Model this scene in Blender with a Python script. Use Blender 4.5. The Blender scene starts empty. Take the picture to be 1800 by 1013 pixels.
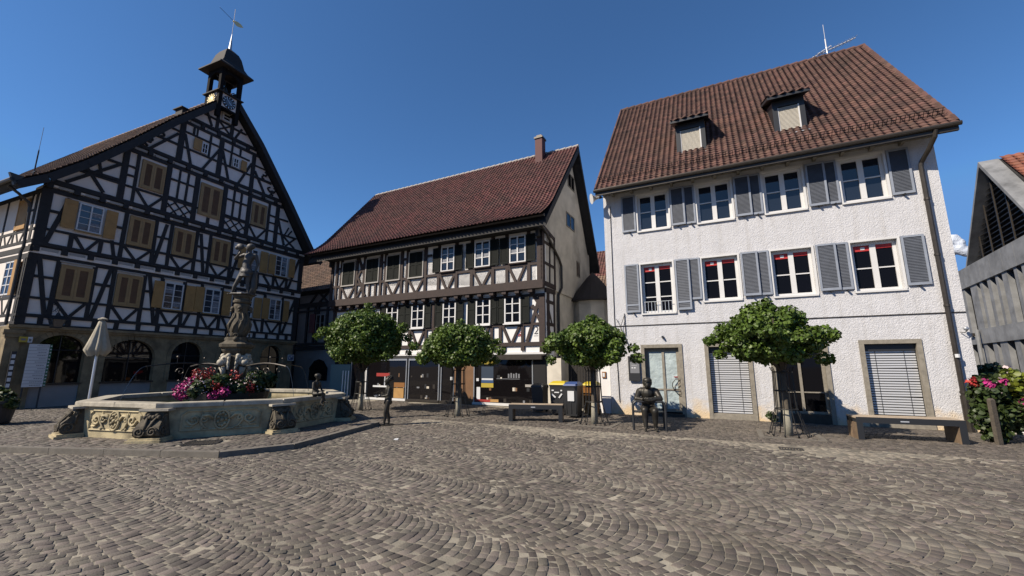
import bpy, math, random
import numpy as np
from mathutils import Vector, Matrix
R = math.radians
random.seed(7); rng = np.random.default_rng(11)
S = bpy.context.scene

# ------------------------------------------------------------------ camera, sky, sun, exposure
cd = bpy.data.cameras.new('camera'); cam = bpy.data.objects.new('camera', cd)
S.collection.objects.link(cam); S.camera = cam
cd.sensor_width = 36; cd.lens = 14.9; cd.clip_start = 0.05; cd.clip_end = 3000
cam.location = (0, 0, 1.65); cam.rotation_euler = (R(90 + 10.4), 0, 0)

SUN_EL = 41.0
TR = Vector((0.899, 0.438, 0))                      # the way light travels over the ground
W = bpy.data.worlds.new('World'); S.world = W; W.use_nodes = True
nt = W.node_tree; bg = nt.nodes['Background']
sky = nt.nodes.new('ShaderNodeTexSky'); sky.sky_type = 'NISHITA'; sky.sun_disc = False
sky.sun_elevation = R(SUN_EL); sky.sun_rotation = math.atan2(-TR.x, -TR.y)
sky.altitude = 1500; sky.air_density = 1.0; sky.dust_density = 0.3; sky.ozone_density = 3.5
tint = nt.nodes.new('ShaderNodeMix'); tint.data_type = 'RGBA'; tint.blend_type = 'MULTIPLY'; tint.inputs[0].default_value = 1
tint.inputs[7].default_value = (0.64, 0.95, 1.17, 1)              # deep clear summer blue
nt.links.new(sky.outputs[0], tint.inputs[6]); cap_ = nt.nodes.new('ShaderNodeMix'); cap_.data_type = 'RGBA'; cap_.blend_type = 'DARKEN'; cap_.inputs[0].default_value = 1
cap_.inputs[7].default_value = (1.05, 2.5, 5.4, 1)                # no white glare round the sun: the air is very clear
nt.links.new(tint.outputs[2], cap_.inputs[6]); nt.links.new(cap_.outputs[2], bg.inputs[0]); bg.inputs[1].default_value = 0.080
ld = bpy.data.lights.new('sun', 'SUN'); sun = bpy.data.objects.new('sun', ld); S.collection.objects.link(sun)
ld.energy = 5.0; ld.angle = R(0.5); ld.color = (1.0, 0.885, 0.74)
d = Vector((TR.x * math.cos(R(SUN_EL)), TR.y * math.cos(R(SUN_EL)), -math.sin(R(SUN_EL))))
sun.rotation_euler = d.to_track_quat('-Z', 'Y').to_euler()
S.view_settings.view_transform = 'Standard'; S.view_settings.look = 'None'
S.view_settings.exposure = 0.68; S.view_settings.gamma = 1
S.view_settings.use_curve_mapping = False

# ------------------------------------------------------------------ materials
KA = 0.68
def mat(name, col, rough=0.8, var=0.0, hue=0.02, vscale=3.0, col2=None, bump=0.0, bscale=40.0, metal=0.0, rnd=0.0,
        spec=None, stains=None, emit=None, bdist=0.01, detail=4):
    if metal < .3: col = tuple(v*KA for v in col); col2 = tuple(v*KA for v in col2) if col2 else None
    m = bpy.data.materials.new(name); m.use_nodes = True
    n = m.node_tree.nodes; l = m.node_tree.links; b = n['Principled BSDF']
    b.inputs['Roughness'].default_value = rough; b.inputs['Metallic'].default_value = metal
    if spec is not None: b.inputs['Specular IOR Level'].default_value = spec
    tc = n.new('ShaderNodeTexCoord')
    c = n.new('ShaderNodeRGB'); c.outputs[0].default_value = (*col, 1); cur = c.outputs[0]
    if var > 0:
        t = n.new('ShaderNodeTexNoise'); t.inputs['Scale'].default_value = vscale; t.inputs['Detail'].default_value = 6
        t.inputs['Roughness'].default_value = 0.65
        l.new(tc.outputs['Object'], t.inputs['Vector'])
        r = n.new('ShaderNodeValToRGB'); r.color_ramp.elements[0].position = 0.35; r.color_ramp.elements[1].position = 0.68
        l.new(t.outputs[0], r.inputs[0])
        x = n.new('ShaderNodeMix'); x.data_type = 'RGBA'
        c2 = col2 or tuple(v * (1 - var) for v in col)
        l.new(cur, x.inputs[6]); x.inputs[7].default_value = (*c2, 1)
        if col2:
            mm = n.new('ShaderNodeMath'); mm.operation = 'MULTIPLY'; mm.inputs[1].default_value = var
            l.new(r.outputs[0], mm.inputs[0]); l.new(mm.outputs[0], x.inputs[0])
        else: l.new(r.outputs[0], x.inputs[0])
        cur = x.outputs[2]
    if rnd > 0:
        a = n.new('ShaderNodeAttribute'); a.attribute_name = 'rnd'
        mp = n.new('ShaderNodeMapRange'); mp.inputs[3].default_value = 1 - rnd; mp.inputs[4].default_value = 1 + rnd
        l.new(a.outputs['Fac'], mp.inputs[0])
        h = n.new('ShaderNodeHueSaturation'); l.new(mp.outputs[0], h.inputs['Value']); l.new(cur, h.inputs['Color'])
        m2 = n.new('ShaderNodeMath'); m2.operation = 'MULTIPLY'; m2.inputs[1].default_value = 7.31
        m3 = n.new('ShaderNodeMath'); m3.operation = 'FRACT'
        l.new(a.outputs['Fac'], m2.inputs[0]); l.new(m2.outputs[0], m3.inputs[0])
        m4 = n.new('ShaderNodeMapRange'); m4.inputs[3].default_value = 0.5 - hue * rnd; m4.inputs[4].default_value = 0.5 + hue * rnd
        l.new(m3.outputs[0], m4.inputs[0]); l.new(m4.outputs[0], h.inputs['Hue'])
        cur = h.outputs[0]
    if stains:
        sc, amt, pos = stains
        t = n.new('ShaderNodeTexNoise'); t.inputs['Scale'].default_value = sc; t.inputs['Detail'].default_value = 8
        l.new(tc.outputs['Object'], t.inputs['Vector'])
        r = n.new('ShaderNodeValToRGB'); r.color_ramp.elements[0].position = pos; r.color_ramp.elements[1].position = pos + 0.2
        r.color_ramp.elements[1].color = (1 - amt,) * 3 + (1,); r.color_ramp.elements[0].color = (1, 1, 1, 1)
        l.new(t.outputs[0], r.inputs[0])
        x = n.new('ShaderNodeMix'); x.data_type = 'RGBA'; x.blend_type = 'MULTIPLY'; x.inputs[0].default_value = 1
        l.new(cur, x.inputs[6]); l.new(r.outputs[0], x.inputs[7]); cur = x.outputs[2]
    l.new(cur, b.inputs['Base Color'])
    if bump > 0:
        t = n.new('ShaderNodeTexNoise'); t.inputs['Scale'].default_value = bscale; t.inputs['Detail'].default_value = detail
        l.new(tc.outputs['Object'], t.inputs['Vector'])
        bp = n.new('ShaderNodeBump'); bp.inputs['Strength'].default_value = bump; bp.inputs['Distance'].default_value = bdist
        l.new(t.outputs[0], bp.inputs['Height']); l.new(bp.outputs[0], b.inputs['Normal'])
    if emit: b.inputs['Emission Color'].default_value = (*emit, 1); b.inputs['Emission Strength'].default_value = 1
    return m

def plaster_rough(name, col):
    """roughcast render: coarse worm-like relief and dirt streaks near the foot"""
    m = mat(name, col, rough=0.95, var=0.10, vscale=2.2)
    n = m.node_tree.nodes; l = m.node_tree.links; b = n['Principled BSDF']
    tc = n.new('ShaderNodeTexCoord')
    v = n.new('ShaderNodeTexNoise'); v.inputs['Scale'].default_value = 15; v.inputs['Detail'].default_value = 3; v.inputs['Distortion'].default_value = 1.8
    l.new(tc.outputs['Object'], v.inputs['Vector'])
    v2 = n.new('ShaderNodeTexNoise'); v2.inputs['Scale'].default_value = 45; v2.inputs['Detail'].default_value = 5
    l.new(tc.outputs['Object'], v2.inputs['Vector'])
    ad = n.new('ShaderNodeMath'); ad.operation = 'MULTIPLY_ADD'; ad.inputs[1].default_value = 0.45
    l.new(v2.outputs[0], ad.inputs[0]); l.new(v.outputs[0], ad.inputs[2])
    bp = n.new('ShaderNodeBump'); bp.inputs['Strength'].default_value = 0.6; bp.inputs['Distance'].default_value = 0.045
    l.new(ad.outputs[0], bp.inputs['Height']); l.new(bp.outputs[0], b.inputs['Normal'])
    mp_ = n.new('ShaderNodeMapping'); mp_.inputs['Scale'].default_value = (5.0, 5.0, 0.35); l.new(tc.outputs['Object'], mp_.inputs[0])
    st_ = n.new('ShaderNodeTexNoise'); st_.inputs['Scale'].default_value = 1.0; st_.inputs['Detail'].default_value = 5; l.new(mp_.outputs[0], st_.inputs['Vector'])
    sr_ = n.new('ShaderNodeValToRGB'); sr_.color_ramp.elements[0].position = 0.50; sr_.color_ramp.elements[1].position = 0.72
    sr_.color_ramp.elements[0].color = (1, 1, 1, 1); sr_.color_ramp.elements[1].color = (0.88, 0.865, 0.84, 1); l.new(st_.outputs[0], sr_.inputs[0])
    sx_ = n.new('ShaderNodeMix'); sx_.data_type = 'RGBA'; sx_.blend_type = 'MULTIPLY'; sx_.inputs[0].default_value = 1
    l.new(b.inputs['Base Color'].links[0].from_socket, sx_.inputs[6]); l.new(sr_.outputs[0], sx_.inputs[7]); l.new(sx_.outputs[2], b.inputs['Base Color'])
    # dirt rising from the foot of the wall
    sp = n.new('ShaderNodeSeparateXYZ'); l.new(tc.outputs['Object'], sp.inputs[0])
    nn = n.new('ShaderNodeTexNoise'); nn.inputs['Scale'].default_value = 3; nn.inputs['Detail'].default_value = 5
    l.new(tc.outputs['Object'], nn.inputs['Vector'])
    ma = n.new('ShaderNodeMath'); ma.operation = 'MULTIPLY_ADD'; ma.inputs[1].default_value = -1.3; l.new(nn.outputs[0], ma.inputs[0]); l.new(sp.outputs['Z'], ma.inputs[2])
    mr = n.new('ShaderNodeMapRange'); mr.inputs[1].default_value = -0.62; mr.inputs[2].default_value = -0.1; mr.inputs[3].default_value = 0.75; mr.inputs[4].default_value = 0
    l.new(ma.outputs[0], mr.inputs[0])
    x = n.new('ShaderNodeMix'); x.data_type = 'RGBA'
    old = b.inputs['Base Color'].links[0].from_socket
    l.new(mr.outputs[0], x.inputs[0]); l.new(old, x.inputs[6]); x.inputs[7].default_value = (0.55, 0.40, 0.20, 1)
    l.new(x.outputs[2], b.inputs['Base Color'])
    return m

M = {}
M['rough_white'] = plaster_rough('roughcast_white', (0.71, 0.715, 0.74))
M['infill_grey'] = mat('lime_infill_grey', (0.95, 0.87, 0.79), 0.95, var=0.12, vscale=2, bump=0.3, bscale=25)
M['infill_cream'] = mat('lime_infill_cream', (0.95, 0.94, 0.92), 0.95, var=0.12, vscale=2.5, bump=0.3, bscale=25)
M['timber_dark'] = mat('timber_blue_black', (0.026, 0.025, 0.026), 0.8, var=0.5, vscale=6, bump=0.4, bscale=30)
M['timber_brown'] = mat('timber_oxblood', (0.042, 0.022, 0.018), 0.75, var=0.45, vscale=7, bump=0.4, bscale=30)
M['light_strip'] = mat('joist_infill', (0.42, 0.40, 0.37), 0.9)
M['cream_wall'] = mat('cream_plaster', (0.80, 0.745, 0.63), 0.95, var=0.25, vscale=1.2, bump=0.25, bscale=20, stains=(0.8, 0.3, 0.5))
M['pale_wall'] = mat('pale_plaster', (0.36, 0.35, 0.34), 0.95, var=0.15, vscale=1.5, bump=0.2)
M['sand_stone'] = mat('yellow_sandstone', (0.36, 0.28, 0.16), 0.9, var=0.45, vscale=2.2, bump=0.6, bscale=18, stains=(1.3, 0.45, 0.5))
M['fountain_stone'] = mat('fountain_limestone', (0.64, 0.54, 0.32), 0.85, var=0.6, vscale=2.4, col2=(0.15, 0.125, 0.085), bump=0.6, bscale=26, stains=(3.0, 0.55, 0.52))
M['carve_stone'] = mat('weathered_carving', (0.13, 0.108, 0.072), 0.85, var=0.6, vscale=7, bump=0.7, bscale=30)
M['rim_stone'] = mat('rim_stone', (0.58, 0.53, 0.42), 0.75, var=0.4, vscale=4, bump=0.3, stains=(5, 0.3, 0.5))
M['frame_stone'] = mat('grey_stone_surround', (0.33, 0.30, 0.245), 0.9, var=0.35, vscale=9, bump=0.3, bscale=60)
M['white_paint'] = mat('white_paint', (0.78, 0.78, 0.77), 0.45, var=0.08, vscale=3)
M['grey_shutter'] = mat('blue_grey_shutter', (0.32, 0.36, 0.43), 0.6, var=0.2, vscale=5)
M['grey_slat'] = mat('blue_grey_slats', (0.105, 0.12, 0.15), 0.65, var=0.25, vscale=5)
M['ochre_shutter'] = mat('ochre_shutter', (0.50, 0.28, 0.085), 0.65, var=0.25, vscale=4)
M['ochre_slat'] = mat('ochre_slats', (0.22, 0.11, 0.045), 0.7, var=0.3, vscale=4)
M['ochre_frame'] = mat('ochre_frame', (0.42, 0.27, 0.11), 0.65, var=0.2, vscale=4)
M['black_shutter'] = mat('black_green_shutter', (0.012, 0.015, 0.013), 0.8, var=0.3, vscale=4, spec=0.2)
M['red_shutter'] = mat('dark_red_shutter', (0.16, 0.015, 0.02), 0.6)
M['black_metal'] = mat('black_metal', (0.018, 0.018, 0.018), 0.5, metal=0.3)
M['gutter'] = mat('dark_gutter', (0.05, 0.043, 0.036), 0.45, metal=0.5, var=0.3, vscale=8)
M['zinc'] = mat('zinc', (0.42, 0.44, 0.46), 0.35, metal=0.7, var=0.2, vscale=6)
M['alu'] = mat('silver_metal', (0.62, 0.64, 0.66), 0.35, metal=0.6)
M['blind'] = mat('silver_blind', (0.72, 0.74, 0.77), 0.4, metal=0.25)
M['cream_blind'] = mat('cream_blind', (0.62, 0.58, 0.49), 0.6, var=0.1, vscale=3)
M['red_blind'] = mat('red_blind', (0.50, 0.02, 0.02), 0.6)
M['pale_pane_layer'] = mat('pale_foil', (0.50, 0.60, 0.62), 0.45, var=0.25, vscale=2.5, bump=0.8, bscale=3.5, bdist=0.08)
M['tile_r'] = mat('red_brown_tile', (0.128, 0.060, 0.046), 0.85, rnd=0.36, var=0.6, vscale=1.3, col2=(0.088, 0.052, 0.041), stains=(1.1, 0.4, 0.48), bump=0.3, bscale=30)
M['tile_m'] = mat('wine_red_tile', (0.150, 0.050, 0.043), 0.75, rnd=0.42, var=0.6, vscale=0.45, col2=(0.085, 0.050, 0.042), stains=(0.6, 0.3, 0.55), bump=0.3, bscale=30)
M['tile_h'] = mat('old_brown_tile', (0.20, 0.125, 0.088), 0.8, rnd=0.35, var=0.5, vscale=1.0, col2=(0.085, 0.065, 0.055), bump=0.3, bscale=30)
M['turret_wood'] = mat('turret_wood', (0.010, 0.009, 0.009), 0.9, spec=0.15)
M['tile_dark'] = mat('dark_slate', (0.022, 0.018, 0.017), 0.8, rnd=0.4, bump=0.3)
M['tile_new'] = mat('orange_tile', (0.26, 0.085, 0.045), 0.75, rnd=0.2, var=0.2)
M['concrete'] = mat('exposed_concrete', (0.30, 0.31, 0.32), 0.9, var=0.45, vscale=1.6, bump=0.4, bscale=30, stains=(2.2, 0.3, 0.5))
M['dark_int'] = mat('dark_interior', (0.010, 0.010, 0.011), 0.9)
M['bench_wood'] = mat('bench_boards', (0.50, 0.40, 0.29), 0.65, var=0.35, vscale=4, rnd=0.15)
M['bench_side'] = mat('bench_side_boards', (0.26, 0.18, 0.115), 0.65, var=0.35, vscale=6, rnd=0.2)
M['graphite'] = mat('graphite_steel', (0.028, 0.030, 0.033), 0.45, metal=0.4)
M['bronze'] = mat('dark_bronze', (0.030, 0.026, 0.022), 0.50, metal=0.6, var=0.4, vscale=8, col2=(0.055, 0.06, 0.05), bump=0.4, bscale=30, bdist=0.004)
M['dark_fig'] = mat('dark_stone_figure', (0.060, 0.056, 0.050), 0.55, var=0.4, vscale=9, bump=0.5, bscale=20)
M['bark'] = mat('bark', (0.115, 0.095, 0.070), 0.9, var=0.4, vscale=12, bump=0.8, bscale=40)
M['bark_pale'] = mat('pale_bark', (0.36, 0.34, 0.27), 0.9, var=0.3, vscale=12, bump=0.5)
M['gold'] = mat('gold_leaf', (0.95, 0.78, 0.38), 0.45, metal=0.25)
M['dial'] = mat('clock_dial', (0.10, 0.12, 0.14), 0.35, metal=0.3)
M['umbrella'] = mat('umbrella_cloth', (0.46, 0.42, 0.33), 0.9, var=0.2, vscale=6, bump=0.3, bscale=15)
M['bin_body'] = mat('bin_plastic', (0.022, 0.023, 0.025), 0.45)
M['bin_yellow'] = mat('yellow_lid', (0.62, 0.48, 0.03), 0.45)
M['bin_blue'] = mat('blue_lid', (0.045, 0.085, 0.25), 0.45)
M['bin_brown'] = mat('brown_bin', (0.28, 0.12, 0.025), 0.5)
M['paper'] = mat('white_paper', (0.72, 0.74, 0.76), 0.7)
M['lace_and_glint'] = mat('lace_and_reflection', (0.34, 0.36, 0.40), 0.95, var=0.6, vscale=14)
M['ink'] = mat('ink', (0.03, 0.03, 0.035), 0.7)
M['ink_grey'] = mat('grey_ink', (0.20, 0.21, 0.23), 0.7)
M['poster_yellow'] = mat('poster_yellow', (0.50, 0.38, 0.04), 0.6)
M['poster_blue'] = mat('poster_blue', (0.025, 0.045, 0.08), 0.5)
M['sign_red'] = mat('sign_red', (0.35, 0.02, 0.015), 0.6)
M['sign_green'] = mat('sign_green', (0.015, 0.13, 0.07), 0.5)
M['sign_blue'] = mat('sign_blue', (0.03, 0.08, 0.20), 0.5)
M['teal'] = mat('teal_panel', (0.16, 0.24, 0.24), 0.4)
M['fence_wood'] = mat('dark_fence_wood', (0.022, 0.018, 0.015), 0.85, rnd=0.3, var=0.3)
M['kerb'] = mat('kerb_granite', (0.20, 0.18, 0.15), 0.85, var=0.35, vscale=6, bump=0.5, bscale=50)
M['joint'] = mat('sandy_joint', (0.42, 0.38, 0.30), 1.0, var=0.55, vscale=1.3, bump=0.6, bscale=60, stains=(0.5, 0.45, 0.45))
M['ground'] = mat('far_ground', (0.17, 0.155, 0.14), 1.0, var=0.3, vscale=1.0)
M['sett'] = mat('porphyry_setts', (0.150, 0.131, 0.110), 0.8, rnd=0.42, hue=0.05, var=0.5, vscale=0.7, col2=(0.125, 0.100, 0.075), bump=1.0, bscale=60, bdist=0.006, stains=(0.28, 0.32, 0.46))
M['sett_dusty'] = mat('sand_dusted_setts', (0.30, 0.265, 0.21), 0.9, rnd=0.3, var=0.5, vscale=1.4, col2=(0.19, 0.165, 0.13), bump=0.9, bscale=60, bdist=0.006)
M['sett_walk'] = mat('pavement_setts', (0.110, 0.094, 0.078), 0.8, rnd=0.4, var=0.4, vscale=1.1, col2=(0.15, 0.125, 0.10), bump=0.9, bscale=60, bdist=0.006)
M['grate'] = mat('iron_grate', (0.045, 0.042, 0.04), 0.6, metal=0.4)
M['water'] = mat('pool_water', (0.018, 0.030, 0.012), 0.04, bump=0.25, bscale=9, bdist=0.02)
M['petal_magenta'] = mat('magenta_petal', (0.42, 0.012, 0.17), 0.7, rnd=0.4)
M['petal_red'] = mat('red_petal', (0.40, 0.02, 0.02), 0.7, rnd=0.4)
M['petal_pale'] = mat('pale_petal', (0.62, 0.50, 0.52), 0.7, rnd=0.25)
M['cloud'] = mat('cloud_white', (0.62, 0.68, 0.78), 1.0, bump=1, bscale=.08, bdist=6)
M['pot'] = mat('black_pot', (0.03, 0.03, 0.032), 0.6)

def glass(name, col=(0.012, 0.014, 0.018), rough=0.02, spec=0.6):
    m = mat(name, col, rough, spec=spec)
    n = m.node_tree.nodes; l = m.node_tree.links
    t = n.new('ShaderNodeTexNoise'); t.inputs['Scale'].default_value = 1.3; tc = n.new('ShaderNodeTexCoord')
    l.new(tc.outputs['Object'], t.inputs['Vector'])
    bp = n.new('ShaderNodeBump'); bp.inputs['Strength'].default_value = 0.12; bp.inputs['Distance'].default_value = 0.02
    l.new(t.outputs[0], bp.inputs['Height']); l.new(bp.outputs[0], n['Principled BSDF'].inputs['Normal'])
    return m
M['glass'] = glass('window_glass', (0.006, 0.006, 0.008), 0.03, 0.12)
M['glass_sky'] = glass('sky_reflecting_glass', (0.018, 0.024, 0.035), 0.03, 0.75)
M['glass_old'] = glass('old_glass', (0.035, 0.045, 0.06), 0.08, 0.9)
M['shop_glass'] = glass('shop_glass', (0.008, 0.007, 0.008), 0.03, 0.35)

def leaf_mat(name, c1, c2):
    m = mat(name, c1, 0.5, rnd=0.35, var=0.7, vscale=1.6, col2=c2, spec=0.4)
    n = m.node_tree.nodes; l = m.node_tree.links; b = n['Principled BSDF']
    tr = n.new('ShaderNodeBsdfTranslucent'); mx = n.new('ShaderNodeMixShader'); mx.inputs[0].default_value = 0.22
    l.new(b.inputs['Base Color'].links[0].from_socket, tr.inputs['Color'])
    out = n['Material Output']; l.new(b.outputs[0], mx.inputs[1]); l.new(tr.outputs[0], mx.inputs[2]); l.new(mx.outputs[0], out.inputs[0])
    return m
M['leaf'] = leaf_mat('maple_leaf', (0.120, 0.190, 0.026), (0.045, 0.092, 0.015))
M['leaf_shrub'] = leaf_mat('shrub_leaf', (0.055, 0.085, 0.02), (0.03, 0.055, 0.015))
M['leaf_lime'] = leaf_mat('lime_leaf', (0.20, 0.23, 0.02), (0.10, 0.14, 0.02))

# ------------------------------------------------------------------ mesh helpers
class MB:
    def __init__(s): s.v = []; s.f = []; s.r = []; s.rv = None
    def rnd(s, v=None): s.rv = random.random() if v is None else v
    def face(s, *pts):
        n = len(s.v); s.v.extend([tuple(p) for p in pts]); s.f.append(tuple(range(n, n + len(pts))))
        s.r.append(s.rv if s.rv is not None else random.random())
    def addmesh(s, vs, fs):
        n = len(s.v); s.v.extend([tuple(p) for p in vs]); rv = s.rv if s.rv is not None else random.random()
        for f in fs: s.f.append(tuple(i + n for i in f)); s.r.append(rv)
    def box(s, x0, x1, y0, y1, z0, z1):
        if x0 > x1: x0, x1 = x1, x0
        if y0 > y1: y0, y1 = y1, y0
        if z0 > z1: z0, z1 = z1, z0
        v = [(x0,y0,z0),(x1,y0,z0),(x1,y1,z0),(x0,y1,z0),(x0,y0,z1),(x1,y0,z1),(x1,y1,z1),(x0,y1,z1)]
        s.addmesh(v, [(0,3,2,1),(4,5,6,7),(0,1,5,4),(1,2,6,5),(2,3,7,6),(3,0,4,7)])
    def prism(s, poly, y0, y1, holes=None):          # polygon in x,z ; thickness in y
        n = len(poly)
        a = sum(poly[i][0]*poly[(i+1)%n][1]-poly[(i+1)%n][0]*poly[i][1] for i in range(n))
        if a < 0: poly = poly[::-1]
        v = [(p[0], y0, p[1]) for p in poly] + [(p[0], y1, p[1]) for p in poly]
        f = [tuple(range(n)), tuple(range(2*n-1, n-1, -1))] + [(i+n, (i+1)%n+n, (i+1)%n, i) for i in range(n)]
        s.addmesh(v, f)
    def prismz(s, poly, z0, z1, top=None):           # polygon in x,y
        n = len(poly)
        a = sum(poly[i][0]*poly[(i+1)%n][1]-poly[(i+1)%n][0]*poly[i][1] for i in range(n))
        if a < 0:
            poly = poly[::-1]
            if top: top = top[::-1]
        t = top or poly
        v = [(p[0], p[1], z0) for p in poly] + [(p[0], p[1], z1) for p in t]
        f = [tuple(range(n-1, -1, -1)), tuple(range(n, 2*n))] + [(i, (i+1)%n, (i+1)%n+n, i+n) for i in range(n)]
        s.addmesh(v, f)
    def bar(s, x1, z1, x2, z2, w, y0, y1):           # straight timber in the facade plane
        dx, dz = x2-x1, z2-z1; L = math.hypot(dx, dz) or 1; nx, nz = -dz/L*w/2, dx/L*w/2
        s.prism([(x1+nx, z1+nz), (x1-nx, z1-nz), (x2-nx, z2-nz), (x2+nx, z2+nz)], y0, y1)
    def tube(s, pts, r, n=8, cap=True):
        pts = [Vector(p) for p in pts]; k = len(pts)
        rr = r if isinstance(r, (list, tuple)) else [r]*k
        v = []; up = None
        for i, p in enumerate(pts):
            t = (pts[min(i+1, k-1)] - pts[max(i-1, 0)])
            if t.length < 1e-9: t = Vector((0, 0, 1))
            t.normalize()
            if up is None: up = Vector((0, 0, 1)) if abs(t.z) < 0.9 else Vector((1, 0, 0))
            a = t.cross(up); 
            if a.length < 1e-6: a = t.cross(Vector((0, 1, 0)))
            a.normalize(); b = a.cross(t).normalized(); up = b
            for j in range(n):
                an = 2*math.pi*j/n; v.append(p + a*math.cos(an)*rr[i] + b*math.sin(an)*rr[i])
        f = []
        for i in range(k-1):
            for j in range(n): f.append((i*n+j, i*n+(j+1)%n, (i+1)*n+(j+1)%n, (i+1)*n+j))
        if cap: f.append(tuple(range(n-1, -1, -1))); f.append(tuple(range((k-1)*n, k*n)))
        s.addmesh(v, f)
    def lathe(s, prof, c=(0, 0, 0), n=24, cap=True, sq=None):
        v = []; k = len(prof)
        for (r, z) in prof:
            for j in range(n):
                a = 2*math.pi*j/n; q = r
                if sq: q = r*sq(a)
                v.append((c[0]+q*math.cos(a), c[1]+q*math.sin(a), c[2]+z))
        f = []
        for i in range(k-1):
            for j in range(n): f.append((i*n+j, i*n+(j+1)%n, (i+1)*n+(j+1)%n, (i+1)*n+j))
        if cap: f.append(tuple(range(n-1, -1, -1))); f.append(tuple(range((k-1)*n, k*n)))
        s.addmesh(v, f)
    def ball(s, c, r, seg=10, ring=6, sc=(1, 1, 1)):
        pr = [(math.sin(math.pi*i/ring)*r, -math.cos(math.pi*i/ring)*r) for i in range(ring+1)]
        pr[0] = (r*0.02, -r); pr[-1] = (r*0.02, r)
        v = []
        for (q, z) in pr:
            for j in range(seg):
                a = 2*math.pi*j/seg; v.append((c[0]+q*math.cos(a)*sc[0], c[1]+q*math.sin(a)*sc[1], c[2]+z*sc[2]))
        f = [(i*seg+j, i*seg+(j+1)%seg, (i+1)*seg+(j+1)%seg, (i+1)*seg+j) for i in range(ring) for j in range(seg)]
        s.addmesh(v, f)
    def build(s, name, m, parent=None, smooth=False, label=None):
        me = bpy.data.meshes.new(name); me.from_pydata(s.v, [], s.f)
        at = me.attributes.new('rnd', 'FLOAT', 'FACE'); at.data.foreach_set('value', s.r)
        mm = m if isinstance(m, bpy.types.Material) else M[m]
        me.materials.append(mm)
        if smooth: me.polygons.foreach_set('use_smooth', [True]*len(me.polygons))
        me.update()
        o = bpy.data.objects.new(name, me); S.collection.objects.link(o)
        if parent: o.parent = parent
        if label: o['label'] = label
        return o

def np_mesh(name, v, f, m, rnd=None, smooth=False, parent=None):
    me = bpy.data.meshes.new(name); nv = len(v); nf, k = f.shape
    me.vertices.add(nv); me.vertices.foreach_set('co', np.asarray(v, np.float32).ravel())
    me.loops.add(nf*k); me.loops.foreach_set('vertex_index', f.astype(np.int32).ravel())
    me.polygons.add(nf); me.polygons.foreach_set('loop_start', np.arange(0, nf*k, k, dtype=np.int32))
    if smooth: me.polygons.foreach_set('use_smooth', np.ones(nf, bool))
    me.update(calc_edges=True); me.validate()
    if rnd is not None:
        at = me.attributes.new('rnd', 'FLOAT', 'FACE'); at.data.foreach_set('value', np.asarray(rnd, np.float32))
    me.materials.append(M[m]); o = bpy.data.objects.new(name, me); S.collection.objects.link(o)
    if parent: o.parent = parent
    return o

def tag(o, label, cat, group=None):
    o['label'] = label; o['category'] = cat
    if group: o['group'] = group
    return o
def thing(name, label, cat, loc=(0, 0, 0), rz=0.0, group=None):
    o = bpy.data.objects.new(name, None); S.collection.objects.link(o); o.empty_display_size = 0.2
    o.location = loc; o.rotation_euler = (0, 0, rz)
    return tag(o, label, cat, group)
def struct(o): o['kind'] = 'structure'; return o

# local frame of a facade: x to the right along it, y into the house, z up
RO = (3.504, 15.416); RA = R(-27.0)
MO = (1.252, 17.052); MA = R(-27.4)
HO = (-19.329, 16.971); HA = R(66.8)
def to_world(o, a, x, y, z=0): return (o[0]+x*math.cos(a)-y*math.sin(a), o[1]+x*math.sin(a)+y*math.cos(a), z)

# ------------------------------------------------------------------ tiled roofs (real pantiles)
def tiled(name, m, parent, p0, ux, up, W_, L_, tw, tl, wave=0.035, lift=0.03, clip=None, seg=6, flare=None):
    """p0 lower left corner at the eave, ux unit along the eave, up unit up the slope"""
    p0, ux, up = Vector(p0), Vector(ux).normalized(), Vector(up).normalized(); nn = ux.cross(up).normalized()
    nc = max(1, round(W_/tw)); nr = max(1, round(L_/tl)); tw = W_/nc; tl = L_/nr
    V = []; F = []; RN = []
    prof = [(k/seg, wave*(0.5*math.cos(2*math.pi*(k/seg))+0.5)*(1.0) - wave*0.3*math.sin(2*math.pi*k/seg)) for k in range(seg+1)]
    for r in range(nr):
        for c in range(nc):
            if clip and not clip((c+0.5)*tw, (r+0.5)*tl): continue
            rv = random.random(); j = random.uniform(-0.004, 0.004)
            b = len(V)
            for (t, h) in prof:
                x = (c+t)*tw*1.0
                dip = tl*.16*math.cos(2*math.pi*t+.6)      # curved lower lip
                lo = r*tl - 0.02 - dip + j; hi = (r+1)*tl + 0.012
                fl = lambda s_: (flare(s_) if flare else 0.0)
                V.append(p0 + ux*x + up*lo + nn*(h+lift+j+fl(lo)))
                V.append(p0 + ux*x + up*hi + nn*(h+fl(hi)))
                V.append(p0 + ux*x + up*(lo+0.004) + nn*(h-0.012+fl(lo)))
            for k in range(seg):
                a = b+3*k; F.append((a, a+3, a+4, a+1)); RN.append(rv); F.append((a+2, a+5, a+3, a)); RN.append(rv)
    v = np.array([tuple(q) for q in V]); f = np.array(F)
    return np_mesh(name, v, f, m, RN, smooth=False, parent=parent)

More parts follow.
